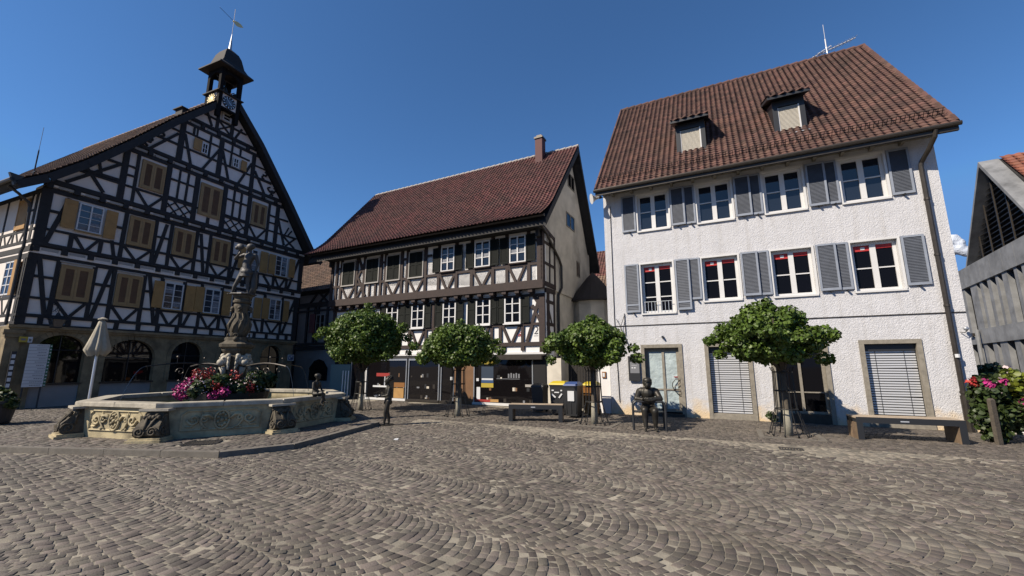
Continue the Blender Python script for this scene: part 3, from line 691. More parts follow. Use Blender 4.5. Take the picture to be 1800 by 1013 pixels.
# ================================================================== HOUSE M : brown half-timbered house in the middle
def house_m():
    B = thing('half_timbered_house', 'brown and cream half-timbered house with wine red tile roof, black shutters and ground floor shops', 'house', (MO[0], MO[1], 0), MA)
    LX = -12.65; yl = 0.28                    # lower storey lies behind the jettied upper storey
    w = MB(); w.box(LX, -.31, 0.05, 6.6, 4.86, 6.9); w.box(LX, 0, .05, .4, 4.86, 7.7); w.box(LX+.1, -.02, yl+.05, 1.2, 2.02, 4.86); w.box(LX+.1, -.31, 1.2, 6.4, 2.02, 4.86)
    w.build('wall', 'infill_cream', B)
    g = MB()                                   # plastered gable walls, one at each end
    def gabl(xa, xb):
        Q = [(.10, 7.68), (.10, 7.78), (3.95, 12.3), (6.62, 7.1), (6.62, 6.9), (6.6, 6.8)]
        n = len(Q); v = [(xa, *p) for p in Q]+[(xb, *p) for p in Q]; g.addmesh(v, [tuple(range(n)), tuple(range(2*n-1, n-1, -1))]+[(k, k+n, (k+1) % n+n, (k+1) % n) for k in range(n)])
    gabl(0.0, -.3); g.box(-.28, 0.004, 1.42, 6.6, 4.88, 7.68); g.box(-.28, -0.06, 1.25, 6.4, 0, 4.88); g.build('gable_wall', 'cream_wall', B)
    g = MB(); gabl(LX, LX+.3); g.build('gable_wall', 'cream_wall', B)
    # ---- timbers, upper storey
    t = MB()
    Y0, Y1 = -0.02, 0.06
    jj = lambda a=.011: random.uniform(-a, a)
    def post(x, z0, z1, wd=0.15, y0=Y0): t.rnd(); t.prism([(x-wd/2+jj(), z0), (x+wd/2+jj(), z0), (x+wd/2+jj(), z1), (x-wd/2+jj(), z1)], y0, Y1)
    def rail(x0, x1, z, h=0.13, y0=Y0+.006): t.rnd(); t.box(x0, x1, y0, Y1, z-h/2, z+h/2)
    rail(LX, 0.0, 5.02, 0.26, -0.03); rail(LX, 0.0, 7.52, 0.30, -0.03); rail(LX, 0.0, 5.86, 0.12)
    for x in (-12.2, -11.85, -10.68, -10.13, -8.96, -8.66, -7.58, -7.22, -6.09, -5.30, -4.30, -3.46, -2.37, -1.66, -.62): post(x, 5.15, 7.4, .15)
    post(LX+.09, 5.15, 7.4, .18); post(-.11, 5.15, 7.4, .24)
    for a, b in ((-12.2, -11.85), (-8.96, -8.66), (-7.58, -7.22), (-6.09, -5.75), (-.55, -.1)): rail(a, b, 6.86, .10)
    def vee(x0, x1, z0, z1, wd=.11, y0=Y0+.003):
        m = (x0+x1)/2; t.rnd(); t.bar(x0+.1, z1, m-.06, z0, wd, y0, Y1); t.rnd(); t.bar(x1-.1, z1, m+.06, z0, wd, y0+.001, Y1)
    for a, b in ((-11.85, -10.68), (-8.66, -7.58), (-7.22, -6.09), (-5.30, -4.30), (-3.46, -2.37), (-1.66, -.70)): vee(a, b, 5.15, 5.80)
    for x in (-9.72, -9.30): post(x, 5.15, 5.80, .12)
    # st andrew cross panel left of the second window
    t.bar(-10.62, 7.35, -10.16, 6.35, .12, Y0+.004, Y1); t.bar(-10.16, 7.0, -10.62, 6.2, .12, Y0+.005, Y1); t.bar(-10.62, 6.3, -10.0, 5.2, .12, Y0+.004, Y1); t.bar(-10.05, 6.0, -10.58, 5.2, .12, Y0+.005, Y1)
    # jetty: joist ends between two moulded beams
    t.rnd(); t.box(LX, 0.02, -0.05, 0.20, 4.80, 4.90)
    x = LX+.2
    while x < -.1:
        t.rnd(); t.box(x, x+.20, -0.01, 0.30, 4.66, 4.80); t.rnd(); t.box(x+.02, x+.18, 0.08, .30, 4.60, 4.66); x += 0.62
    # ---- lower storey
    Z0, Z1 = yl-.02, yl+.06
    def postl(x, z0, z1, wd=0.15): t.rnd(); t.prism([(x-wd/2+jj(), z0), (x+wd/2+jj(), z0), (x+wd/2+jj(), z1), (x-wd/2+jj(), z1)], Z0, Z1)
    def raill(x0, x1, z, h=0.13): t.rnd(); t.box(x0, x1, Z0+.006, Z1, z-h/2, z+h/2)
    t.rnd(); t.box(LX+.1, -.03, yl-.06, Z1, 4.52, 4.62)
    raill(LX+.1, -.03, 2.54, .16); raill(LX+.1, -.03, 3.36, .11)
    for x in (-9.95, -8.78, -7.75, -7.15, -6.15, -5.72, -4.3, -3.98, -2.55, -2.12, -1.06): postl(x, 2.62, 3.31, .14)
    for x in (-9.95, -8.78, -7.75, -6.10, -5.75, -4.28, -2.30): postl(x, 3.42, 4.52, .13)
    postl(-.17, 2.62, 4.52, .26); postl(LX+.2, 2.62, 4.52, .2)
    for a, b in ((-8.78, -7.75), (-7.15, -6.15), (-5.35, -4.35), (-3.6, -2.6), (-2.12, -1.1)):
        m = (a+b)/2; t.rnd(); t.bar(a+.12, 3.31, m-.06, 2.62, .11, Z0+.003, Z1); t.rnd(); t.bar(b-.1, 3.31, m+.06, 2.62, .11, Z0+.004, Z1)
    t.bar(-.62, 3.31, -.86, 2.62, .14, Z0+.003, Z1)
    t.bar(-.25, 4.5, -.62, 3.42, .14, Z0+.003, Z1); t.bar(-.60, 4.15, -.25, 3.42, .10, Z0+.004, Z1); raill(-.7, -.25, 4.05, .10)
    t.bar(-.52, 4.52, -.25, 4.15, .16, Z0+.005, Z1)
    for x in (-9.9, -7.9, -6.2, -4.1, -1.98, -1.06, -.17): postl(x, 2.2 if x != -1.06 else 2.27, 2.46, .22 if x != -1.06 else .17)
    t.build('timber_frame', 'timber_brown', B)
    sb = MB(); sb.box(LX+.1, 0, yl-.03, yl+.05, 2.12, 2.2); sb.build('white_ledge', 'white_paint', B)
    # timber return on the gable side
    s = MB()
    def gp(y0, z0, y1, z1, wd=.12, x=0.0): # bar in y,z plane
        dy, dz = y1-y0, z1-z0; L = math.hypot(dy, dz); ny, nz = -dz/L*wd/2, dy/L*wd/2
        P = [(y0+ny, z0+nz), (y0-ny, z0-nz), (y1-ny, z1-nz), (y1+ny, z1+nz)]
        s.rnd(); s.addmesh([(x+.03, *p) for p in P]+[(x-.06, *p) for p in P], [(0,1,2,3),(7,6,5,4),(0,4,5,1),(1,5,6,2),(2,6,7,3),(3,7,4,0)])
    gp(.10, 4.9, .10, 7.6, .24); gp(1.36, 4.9, 1.36, 7.3, .14); gp(.2, 5.02, 1.36, 5.02, .2); gp(.2, 5.9, 1.36, 5.9, .12); gp(.2, 6.8, 1.36, 6.8, .12); gp(.75, 5.1, .85, 7.3, .10); gp(.2, 7.45, 1.4, 7.2, .16)
    gp(.30+yl, 2.5, .30+yl, 4.86, .26, -.02); gp(1.25, 2.5, 1.25, 4.86, .14, -.02); gp(.4, 2.55, 1.3, 2.55, .18, -.021); gp(.4, 3.36, 1.3, 3.36, .14, -.021); gp(.4, 4.3, 1.3, 4.3, .14, -.021); gp(.5, 4.2, .95, 3.42, .10, -.022); gp(.5, 3.3, 1.1, 2.6, .10, -.022); gp(.3, 4.75, 1.35, 4.80, .2, .004)
    s.build('gable_timbers', 'timber_brown', B)
    pn = MB(); pn.box(-.1, -0.004, 0.12, 1.42, 4.88, 7.7); pn.box(-.1, -.04, yl+.1, 1.3, 2.0, 4.88); pn.build('gable_infill', 'cream_wall', B)
    # windows
    for a, b in ((-11.76, -10.79), (-10.02, -9.07), (-8.57, -7.66), (-7.12, -6.20)):
        fr = MB(); fr.box(a, b, -.05, .0, 7.12, 7.18); fr.box(a, a+.05, -.05, .0, 5.88, 7.12); fr.box(b-.05, b, -.05, .0, 5.88, 7.12); fr.box(a-.02, b+.02, -.07, 0, 5.82, 5.88)
        wf = fr.build('window', 'light_strip', B)
        m = (a+b)/2
        for (p, q) in ((a+.05, m-.005), (m+.005, b-.05)): shutter(B, p, q, 5.88, 7.12, -.045, 'black_shutter', 'black_shutter', 24, .5)
    for a, b in ((-5.16, -4.40), (-3.29, -2.49), (-1.52, -.74)):
        casement(B, a, b, 5.97, 7.17, -.05, gm='glass_sky', fw=.055, mull=.06, trans=(.36, .68), bar=.03, sill=(.03, .05, .05), sillm='timber_brown', pane_layers=((.30, .50, 0, 'lace_and_glint'), (.32, .52, 1, 'lace_and_glint')))
        for (p, q) in ((a-.46, a-.04), (b+.03, b+.45)): shutter(B, p, q, 5.97, 7.15, -.075, 'black_shutter', 'black_shutter', 24, .6)
    for a, b in ((-8.68, -7.90), (-7.05, -6.27), (-5.18, -4.44), (-3.36, -2.61), (-1.91, -1.13)):
        casement(B, a, b, 3.42, 4.66, yl-.05, gm='glass', fw=.065, mull=.06, trans=(.36, .68), bar=.035, sill=(.03, .07, .05))
        hd = MB(); hd.box(a-.08, b+.06, yl-.08, yl, 4.68, 4.76); hd.build('window_head', 'white_paint', B)
        for (p, q) in ((a-.42, a-.03), (b+.03, b+.42)):
            shutter(B, p, q, 3.42, 4.62, yl-.075, 'black_shutter', 'black_shutter', 24, .6)
    # house number and rose emblem painted on the infill
    nb = MB(); pts = [(-.55, 3.14), (-.53, 3.20), (-.47, 3.235), (-.40, 3.21), (-.375, 3.15), (-.40, 3.08), (-.47, 3.01), (-.54, 2.95), (-.50, 2.965), (-.44, 2.945), (-.37, 2.975)]
    for i_, (p, q) in enumerate(zip(pts, pts[1:])): nb.bar(p[0], p[1], q[0], q[1], .022 if i_ in (0, 1, 6, 7) else .045, yl+.044, yl+.0485+i_*.0001)
    nb.build('house_number', 'ink', B)
    fl = MB(); fl.box(-.56, -.36, yl+.044, yl+.048, 2.855, 2.875); fl.build('number_flourish', 'ink', B)
    ro = MB()
    for k in range(9):
        a = k*.7; ro.ball((-1.16+.05*math.cos(a)*(k % 3), yl+.03, 2.93+.05*math.sin(a)*(k % 3)), .035, 6, 4, (1, .3, 1))
    ro.build('painted_rose', 'sign_red', B)
    # roof
    x0, x1 = -13.75, .42; ey, ez, ry, rz = -.62, 7.46, 3.95, 12.85
    upv = Vector((0, ry-ey, rz-ez)).normalized(); L = math.hypot(ry-ey, rz-ez)
    sl = MB(); BK = (7.05-ry)/(ry-ey)
    for sg in (0, 1):
        Y = (lambda y: y) if sg == 0 else (lambda y: ry+(ry-y)*BK); ez = 7.46 if sg == 0 else 6.95
        a = [(x0, Y(ey), ez-.05), (x1, Y(ey), ez-.05), (x1, Y(ry), rz-.05), (x0, Y(ry), rz-.05)]
        b_ = [(p[0], p[1], p[2]-.17) for p in a]
        sl.addmesh(a+b_, [(0,1,2,3) if sg == 0 else (3,2,1,0), (7,6,5,4) if sg == 0 else (4,5,6,7), (0,4,5,1), (1,5,6,2), (3,7,4,0), (2,6,7,3)])
    rf = sl.build('roof', 'timber_dark', B); ez = 7.46
    fl_ = lambda q: .30*max(0, 1-q/1.9)**2
    tiled('tiles', 'tile_m', rf, (x0, ey-.05, ez), (1, 0, 0), upv, x1-x0, L+.05, .185, .18, wave=.045, lift=.035, flare=fl_)
    rd = MB()
    for k in range(40):
        xx = x0+k*(x1-x0)/40; rd.rnd(); rd.tube([(xx, ry, rz+.03), (xx+(x1-x0)/40*1.08, ry, rz+.055)], [.085, .10], 8)
    rd.build('ridge_tiles', 'light_strip', rf)
    for xx in (x0-.03, x1-.01):
        for sg in (0, 1):
            vb = MB()
            Y = (lambda y: y) if sg == 0 else (lambda y: ry+(ry-y)*BK); ez = 7.46 if sg == 0 else 6.95
            a = [(xx, Y(ey), ez-.28), (xx, Y(ey), ez+.06), (xx, Y(ry), rz+.04), (xx, Y(ry), rz-.32)]; b_ = [(p[0]+.04, p[1], p[2]) for p in a]
            vb.addmesh(a+b_, [(0,1,2,3),(7,6,5,4),(0,4,5,1),(1,5,6,2),(2,6,7,3),(3,7,4,0)])
            vb.build('bargeboard', 'timber_dark', rf)
    ez = 7.46
    ch = MB(); ch.box(-1.72, -1.32, 3.25, 3.70, 11.8, 13.50); ch.build('chimney', 'tile_m', rf)
    cc = MB(); cc.box(-1.76, -1.28, 3.20, 3.75, 13.502, 13.60); cc.box(-1.66, -1.38, 3.3, 3.65, 13.60, 13.72); cc.build('chimney_cap', 'gutter', rf)
    gt = MB(); gt.tube([(x0, ey-.10, ez+.17), (x1, ey-.10, ez+.17)], .06, 8); gt.build('gutter', 'gutter', B)
    so = MB(); so.box(LX, 0, -.55, -.01, 7.28, 7.34); so.build('soffit', 'timber_dark', B)
    for x in (-12.5, -.12): cn = MB(); cn.bar(x, 7.28, x, 6.95, .14, -.25, -.02); cn.build('eave_bracket', 'timber_dark', B)
    dp = MB(); dp.tube([(.12, -.6, 7.5), (.12, -.2, 7.3), (.10, .3, 7.15), (.10, 1.7, 6.35), (.10, 1.95, 6.1), (.10, 1.95, 5.1), (.02, 1.75, 4.75), (.02, 1.70, 4.4), (.02, 1.70, 0)], .06, 8); dp.build('downpipe', 'gutter', B)
    # small gable windows
    for (a, b, z0, z1) in ((3.35, 4.35, 10.55, 11.35), (3.0, 4.2, 8.35, 9.1), (4.35, 4.85, 6.1, 6.9)):
        f = MB(); f.box(.0, .03, a, b, z1-.06, z1); f.box(.0, .03, a, b, z0, z0+.05); f.box(0, .03, a, a+.06, z0+.05, z1-.06); f.box(0, .03, b-.06, b, z0+.05, z1-.06); f.box(0, .03, (a+b)/2-.03, (a+b)/2+.03, z0+.05, z1-.06)
        ww = f.build('window', 'frame_stone', B); p = MB(); p.box(.006, .012, a+.05, b-.05, z0+.04, z1-.05); p.build('pane', 'glass', ww)
    # ---- ground floor shops
    yb = yl+.02
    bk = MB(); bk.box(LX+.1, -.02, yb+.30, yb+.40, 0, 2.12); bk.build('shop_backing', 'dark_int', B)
    hd = MB(); hd.box(LX+.1, -.02, yb-.02, yb+.3, 2.0, 2.12); hd.build('shop_lintel', 'timber_dark', B)
    aw = MB(); aw.box(-2.2, -.12, yl-.22, yl, 1.90, 2.06); aw.box(-2.25, -.05, yl-.06, yl, 2.06, 2.115); aw.build('awning_box', 'gutter', B)
    bays = [(-10.92, -9.98, 'shop_glass', .0), (-9.86, -7.2, 'shop_glass', .0), (-7.1, -5.28, 'shop_glass', .0), (-5.2, -4.46, 'shop_glass', .0), (-3.43, -.58, 'shop_glass', 0)]
    for a, b, gmt, zz in bays:
        f = MB(); tt = .05; f.box(a, b, yb-.05, yb+.02, 1.90, 1.985); f.box(a, a+tt, yb-.05, yb+.02, .12, 1.90); f.box(b-tt, b, yb-.05, yb+.02, .12, 1.90)
        ww = f.build('shop_window', 'zinc', B); p = MB(); p.box(a+.03, b-.03, yb-.01, yb, .1, 1.92); p.build('pane', gmt, ww)
        s_ = MB(); s_.box(a-.02, b+.02, yb-.10, yb+.02, 0.02, .12); s_.build('sill', 'white_paint' if b-a > 2 else 'gutter', ww)
    p = MB(); p.box(-9.98, -9.74, yb-.10, yb+.05, 0.0, 1.75); p.build('pillar', 'white_paint', B)
    p = MB(); p.box(-4.46, -3.43, yb-.03, yb+.2, 0, 2.0); p.build('door_recess', 'ochre_slat', B)
    p = MB(); p.box(-.55, -.02, yb-.05, yb+.2, .95, 1.99); p.build('dark_panel', 'dark_int', B)
    p = MB(); p.box(-.55, .0, yb-.06, yb+.2, 0, .95); p.build('granite_base', 'concrete', B)
    p = MB(); p.box(0.004, .62, yl+.02, yl+.5, 0, 1.95); p.build('corner_pier', 'cream_wall', B)
    p = MB(); p.box(-12.45, -11.0, yb-.02, yb+.1, .0, 1.72); p.build('teal_panel', 'teal', B)
    for x in (-11.35, -11.15, -10.95): p = MB(); p.tube([(x, yb-.15, 0), (x, yb-.15, 1.4)], .025, 6); p.build('rail_post', 'alu', B)
    # things shown behind the glass
    def inset(nm, m, a, b, z0, z1, dy=-.018): q = MB(); q.box(a, b, yb+dy, yb-.012, z0, z1); q.build(nm, m, B)
    inset('red_banner', 'sign_red', -9.15, -8.3, 1.14, 1.30); inset('banner_board', 'paper', -9.35, -8.45, .62, .70); inset('easel_leg', 'alu', -8.62, -8.55, .62, 1.14, -.016)
    inset('yellow_box', 'ochre_shutter', -7.98, -7.36, .14, .60); inset('yellow_shelf', 'bin_brown', -7.98, -7.32, .64, .86)
    inset('poster_top', 'poster_blue', -3.05, -2.45, 1.12, 1.62); inset('poster_middle', 'sign_blue', -3.05, -2.45, .93, 1.05); inset('poster', 'poster_yellow', -3.05, -2.45, .74, .92); inset('poster_head', 'poster_yellow', -3.1, -2.35, 1.72, 1.86)
    inset('poster_text', 'paper', -3.03, -2.47, 1.05, 1.12); inset('price_tags', 'paper', -3.30, -3.18, 1.0, 1.12); inset('red_tray', 'sign_red', -3.35, -2.6, .14, .24); inset('white_column', 'paper', -3.28, -3.10, .24, .75); inset('notice', 'paper', -4.68, -4.56, 1.02, 1.16)
    inset('yellow_straw_goods', 'ochre_shutter', -2.6, -2.2, .15, .26)
    g_ = random.Random(8)
    for k in range(46):
        a_ = g_.choice([g_.uniform(-9.6, -7.3), g_.uniform(-7.0, -5.4), g_.uniform(-2.9, -.75)]); z_ = g_.choice([.16, .16, .62, 1.12]); w_ = g_.uniform(.05, .16)
        inset('shop_goods', g_.choice(['ink_grey', 'ochre_slat', 'timber_brown', 'gutter', 'cream_wall', 'graphite']), a_, a_+w_, z_, z_+g_.uniform(.05, .22), -.0145)
    for k in range(5): inset('bottle', 'ink_grey', -1.75+k*.12, -1.68+k*.12, 1.15, 1.32+.03*(k % 2))
    inset('shelf_edge', 'ink_grey', -2.3, -1.2, 1.10, 1.12); inset('bread_basket', 'light_strip', -.95, -.62, .80, .90)
    return B
house_m()

# stair tower behind the gable of the middle house
def tower():
    c = to_world(MO, MA, .75, 4.6)
    B = thing('stair_tower', 'small cream rounded stair tower with dark conical roof behind the half-timbered gable', 'tower', c)
    w = MB(); w.lathe([(1.0, 0), (1.0, 4.8)], n=10); w.build('wall', 'cream_wall', B)
    r = MB(); r.lathe([(1.28, 4.72), (1.22, 4.82), (.75, 5.4), (.32, 5.95), (.02, 6.25)], n=20); r.build('roof', 'tile_dark', B)
    f = MB(); f.box(-.62, .05, -1.05, -.97, 2.6, 3.25); ww = f.build('window', 'white_paint', B)
    p = MB(); p.box(-.52, -.05, -1.06, -1.051, 2.68, 3.17); p.build('pane', 'glass', ww)
tower()

def back_house():
    B = thing('back_house', 'house with weathered red and brown tile roof seen through the gap beside the white house', 'house', to_world(RO, RA, -1.7, 12.0), RA)
    w = MB(); w.box(-4, 5, .3, 6, 0, 6.4); w.build('wall', 'cream_wall', B)
    u2 = Vector((0, 3, 3.6)).normalized()
    r = MB(); r.addmesh([(-4.3, 0, 6.2), (5.3, 0, 6.2), (5.3, 3.2, 10.0), (-4.3, 3.2, 10.0), (5.3, 6.4, 6.2), (-4.3, 6.4, 6.2)], [(0,1,2,3), (3,2,4,5), (0,3,5), (1,4,2), (0,5,4,1)]); rf = r.build('roof', 'timber_dark', B)
    L = math.hypot(3.2, 3.8)
    tiled('lower_tiles', 'tile_h', rf, (-4.3, -.05, 6.22), (1, 0, 0), (0, 3.2, 3.8), 9.6, L*.42, .2, .2, seg=4)
    tiled('upper_tiles', 'tile_m', rf, (-4.3, -.05+3.2*.42, 6.24+3.8*.42), (1, 0, 0), (0, 3.2, 3.8), 9.6, L*.6, .2, .2, seg=4)
back_house()

def gap_fence():
    B = thing('board_fence', 'dark vertical board fence closing the gap between the two houses', 'fence', to_world(MO, MA, .7, .9), MA)
    f = MB(); x = 0
    while x < 2.4: f.rnd(); f.box(x, x+.11, random.uniform(0, .015), .04, .05, 2.05+random.uniform(-.03, .03)); x += .125
    f.build('boards', 'fence_wood', B)
    r = MB(); r.box(0, 2.4, .045, .09, .4, .5); r.box(0, 2.4, .045, .09, 1.6, 1.7); r.build('rail', 'fence_wood', B)
gap_fence()
def garden_wall():
    B = thing('garden_wall', 'narrow cream plastered wall end with doorbell box beside the white house', 'wall', to_world(RO, RA, -.52, .05), RA)
    w = MB(); w.box(0, .50, 0, .35, 0, 2.45); w.build('wall', 'infill_cream', B)
    b = MB(); b.box(.22, .36, -.04, -.002, 1.22, 1.44); b.build('doorbell_box', 'bin_brown', B)
    b = MB(); b.box(.24, .32, -.05, -.041, 1.26, 1.40); b.build('bell_plate', 'paper', B)
garden_wall()

# ================================================================== TOWN HALL : dark timber gable on the left
def xl(z):
    P = [(3.2, -.5), (8.7, -.5), (9.1, -.45), (9.3, -.2), (10.1, .39), (11.85, 1.88), (13.85, 3.41), (16.7, 5.95)]
    for (a, b), (c, d_) in zip(P, P[1:]):
        if z <= c: return b+(d_-b)*(z-a)/(c-a)
    return 6.0
def xr(z):
    P = [(3.2, 12.3), (8.7, 12.35), (9.0, 12.3), (11.75, 10.35), (14.7, 8.0), (16.7, 6.15)]
    for (a, b), (c, d_) in zip(P, P[1:]):
        if z <= c: return b+(d_-b)*(z-a)/(c-a)
    return 6.1
def town_hall():
    B = thing('town_hall', 'tall half-timbered town hall with blue black timbers, ochre shutters and clock turret', 'town hall', (HO[0], HO[1], 0), HA)
    DP = 15.0
    # levels : (z0,z1, jetty depth)
    J = {0: 0.0, 1: -.15, 2: -.25, 3: -.35, 4: -.42, 5: -.46}
    lv = [(3.2, 6.15, 1), (6.15, 9.0, 2), (9.0, 12.0, 3), (12.0, 14.6, 4), (14.6, 16.75, 5)]
    w = MB()
    for z0, z1, k in lv:
        n = 6; pts = [(xl(z0+(z1-z0)*i/n), z0+(z1-z0)*i/n) for i in range(n+1)]; ptr = [(xr(z0+(z1-z0)*i/n), z0+(z1-z0)*i/n) for i in range(n+1)]
        w.prism(pts[::-1]+ptr, J[k]+.04, 0.5)
    w.box(-.5, 12.3, .5, DP, 3.2, 8.7)
    w.build('wall', 'infill_grey', B)
    # stone ground floor with arches
    arches = [(.32, 1.84, .95, 2.92, .62), (2.55, 4.5, .95, 2.86, .85), (5.2, 6.7, .95, 2.88, .72), (7.6, 9.0, .95, 2.88, .7), (10.05, 11.5, 0, 2.9, .72)]
    g = MB(); x = -.5
    for a, b, z0, z1, rs in arches:
        g.rnd(.5); g.box(x, a, 0, .45, 0, 3.2)
        n = 14; cx = (a+b)/2; r = (b-a)/2
        arc = [(cx+r*math.cos(math.pi*i/n), z1-rs+rs*math.sin(math.pi*i/n)) for i in range(n+1)]
        for p, q in zip(arc, arc[1:]):
            g.prism([(q[0], q[1]), (p[0], p[1]), (p[0], 3.2), (q[0], 3.2)], 0.0, .45)
        x = b
    g.box(x, 12.3, 0, .45, 0, 3.2)
    g.box(-.5, 12.3, .45, DP, 0, 3.2)
    st = g.build('stone_storey', 'sand_stone', B)
    bd = MB(); bd.box(-.56, 12.36, -.12, 0.0, 3.05, 3.2); bd.box(-.62, 12.42, -.20, 0, 3.14, 3.245); bd.build('cornice', 'sand_stone', B)
    for i, (a, b, z0, z1, rs) in enumerate(arches):
        s_ = MB()
        n = 14; cx = (a+b)/2; r = (b-a)/2
        for k in range(n):
            t0, t1 = math.pi*k/n, math.pi*(k+.94)/n; s_.rnd()
            s_.prism([(cx+r*math.cos(t0), z1-rs+rs*math.sin(t0)), (cx+(r+.2)*math.cos(t0), z1-rs+(rs+.2)*math.sin(t0)), (cx+(r+.2)*math.cos(t1), z1-rs+(rs+.2)*math.sin(t1)), (cx+r*math.cos(t1), z1-rs+rs*math.sin(t1))], -.03, -.001)
        z = z0
        while z < z1-rs-.05:
            s_.rnd(); s_.box(a-.2, a, -.03, -.001, z, min(z+.42, z1-rs)); s_.rnd(); s_.box(b, b+.2, -.03, -.001, z, min(z+.42, z1-rs)); z += .43
        s_.build('arch_surround', 'sand_stone', B)
        gl = MB(); gl.prism(arch_poly(a, b, z0, z1, 14, rs), .22, .24); gl.build('arch_window', 'shop_glass', B)
        fr = MB(); fr.tube([(cx, .2, z0), (cx, .2, z1)], .025, 5); fr.tube([(a, .2, z1-rs), (b, .2, z1-rs)], .025, 5)
        if i == 1:
            for k in range(11):
                t = math.pi*(k+.5)/11; fr.tube([(cx+.25*math.cos(t), .2, z1-rs+.22*math.sin(t)), (cx+r*.97*math.cos(t), .2, z1-rs+rs*.97*math.sin(t))], .012, 4)
        fr.build('glazing_bars', 'graphite', B)
        if z0 > 0:
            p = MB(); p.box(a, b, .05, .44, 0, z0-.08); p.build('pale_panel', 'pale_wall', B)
            p = MB(); p.box(a-.05, b+.05, -.05, .44, z0-.08, z0); p.build('sill', 'gutter', B)
    # ---- timbers
    t = MB()
    def P_(x0, z0, x1, z1, wd, k, e=0.0): t.rnd(); t.bar(x0, z0, x1, z1, wd, J[k]-.02-e, J[k]+.05)
    jj = lambda a=.012: random.uniform(-a, a)
    def H(x0, x1, z, h, k, e=0.0):
        n = max(1, int((x1-x0)/2.2)); t.rnd(); up_ = [(x0+(x1-x0)*i/n, z+h/2+jj()) for i in range(n+1)]; dn = [(x0+(x1-x0)*i/n, z-h/2+jj()) for i in range(n+1)]
        t.prism(dn+up_[::-1], J[k]-.024-e, J[k]+.05)
    def V(x, z0, z1, k, wd=.15): t.rnd(); t.prism([(x-wd/2+jj(), z0), (x+wd/2+jj(), z0), (x+wd/2+jj(), z1), (x-wd/2+jj(), z1)], J[k]-.02, J[k]+.05)
    def VV(x0, x1, z0, z1, k, wd=.11):
        m = (x0+x1)/2; P_(x0+.10, z1, m-.04, z0, wd, k, -.006); P_(x1-.10, z1, m+.04, z0, wd, k, -.005)
    # storey 1
    k = 1
    H(-.5, 12.3, 3.28, .08, k); H(-.5, 12.3, 3.64, .12, k); H(-.5, 12.3, 6.05, .17, k); H(-.5, 12.3, 4.36, .10, k)
    V(-.36, 3.3, 6.1, k, .30); V(12.12, 3.3, 6.1, k, .30)
    for x in (.43, 1.62, 2.32, 3.52, 4.26, 5.30, 6.15, 7.22, 7.95, 9.0, 9.85, 11.08): V(x, 3.7, 6.0, k)
    for x in (.23, 1.07, 1.93, 2.71, 3.55, 4.35, 5.2, 6.09, 6.9, 7.75, 8.6, 9.4, 10.2, 11.0, 11.6): V(x, 3.32, 3.6, k, .17)
    for a, b in ((.43, 1.62), (2.32, 3.52), (4.26, 5.35), (6.15, 7.22), (8.0, 9.0), (9.95, 11.05)): VV(a, b, 3.7, 4.32, k)
    P_(-.16, 6.0, .30, 3.7, .14, k, .002); P_(2.18, 6.0, 1.76, 3.7, .14, k, .002); P_(3.70, 6.0, 4.14, 3.7, .14, k, .002); P_(5.68, 4.32, 5.46, 3.7, .12, k, .002); P_(7.4, 4.32, 7.75, 3.7, .12, k, .002); P_(9.3, 4.32, 9.6, 3.7, .12, k, .002)
    P_(12.0, 6.0, 11.25, 3.7, .14, k, .002)
    for a, b in ((-.2, .43), (1.62, 2.32), (3.52, 4.0), (11.5, 12.0)): H(a, b, 5.22, .11, k)
    # storey 2
    k = 2
    H(-.5, 12.35, 6.55, .14, k); H(-.5, 12.35, 8.86, .2, k); H(-.5, 12.35, 7.20, .10, k)
    V(-.33, 6.5, 8.8, k, .34); V(12.15, 6.5, 8.8, k, .3)
    for x in (.62, 1.62, 2.36, 3.60, 4.28, 5.50, 6.20, 7.40, 8.4, 9.15, 10.2, 11.15): V(x, 6.6, 7.16, k, .15)
    for x in (2.36, 3.60, 4.28, 5.50, 6.20, 7.40): V(x, 7.2, 8.76, k, .15)
    for a, b in ((.62, 1.62), (2.36, 3.60), (4.28, 5.50), (6.20, 7.40), (8.4, 9.15), (10.2, 11.1)): VV(a, b, 6.6, 7.16, k)
    P_(.35, 8.7, -.12, 6.62, .15, k, .002); P_(1.98, 7.3, 2.14, 6.6, .12, k, .002); P_(4.05, 8.7, 3.72, 6.62, .14, k, .002); P_(5.68, 8.7, 6.02, 6.62, .14, k, .002); P_(7.98, 8.7, 7.52, 6.62, .14, k, .002); P_(9.5, 7.15, 9.95, 6.62, .12, k, .002); P_(11.95, 8.7, 11.3, 6.62, .13, k, .002)
    for a, b in ((-.2, .2), (2.05, 2.36), (3.6, 4.28), (5.5, 6.2), (7.4, 7.85)): H(a, b, 7.98, .10, k)
    # storey 3
    k = 3
    H(xl(9.25)-.1, xr(9.25)+.05, 9.22, .2, k); H(xl(11.85), xr(11.85), 11.82, .2, k)
    H(xl(10.05)+.1, xr(10.0)-.1, 10.02, .10, k)
    for x in (1.95, 2.42, 3.74, 5.1, 6.6, 8.05, 9.36, 9.95): V(x, 9.3, 11.75, k, .24 if x in (1.95, 3.74, 5.1, 6.6, 8.05, 9.95) else .13)
    for a, b in ((2.42, 3.74), (8.05, 9.36)): VV(a, b, 9.3, 9.98, k)
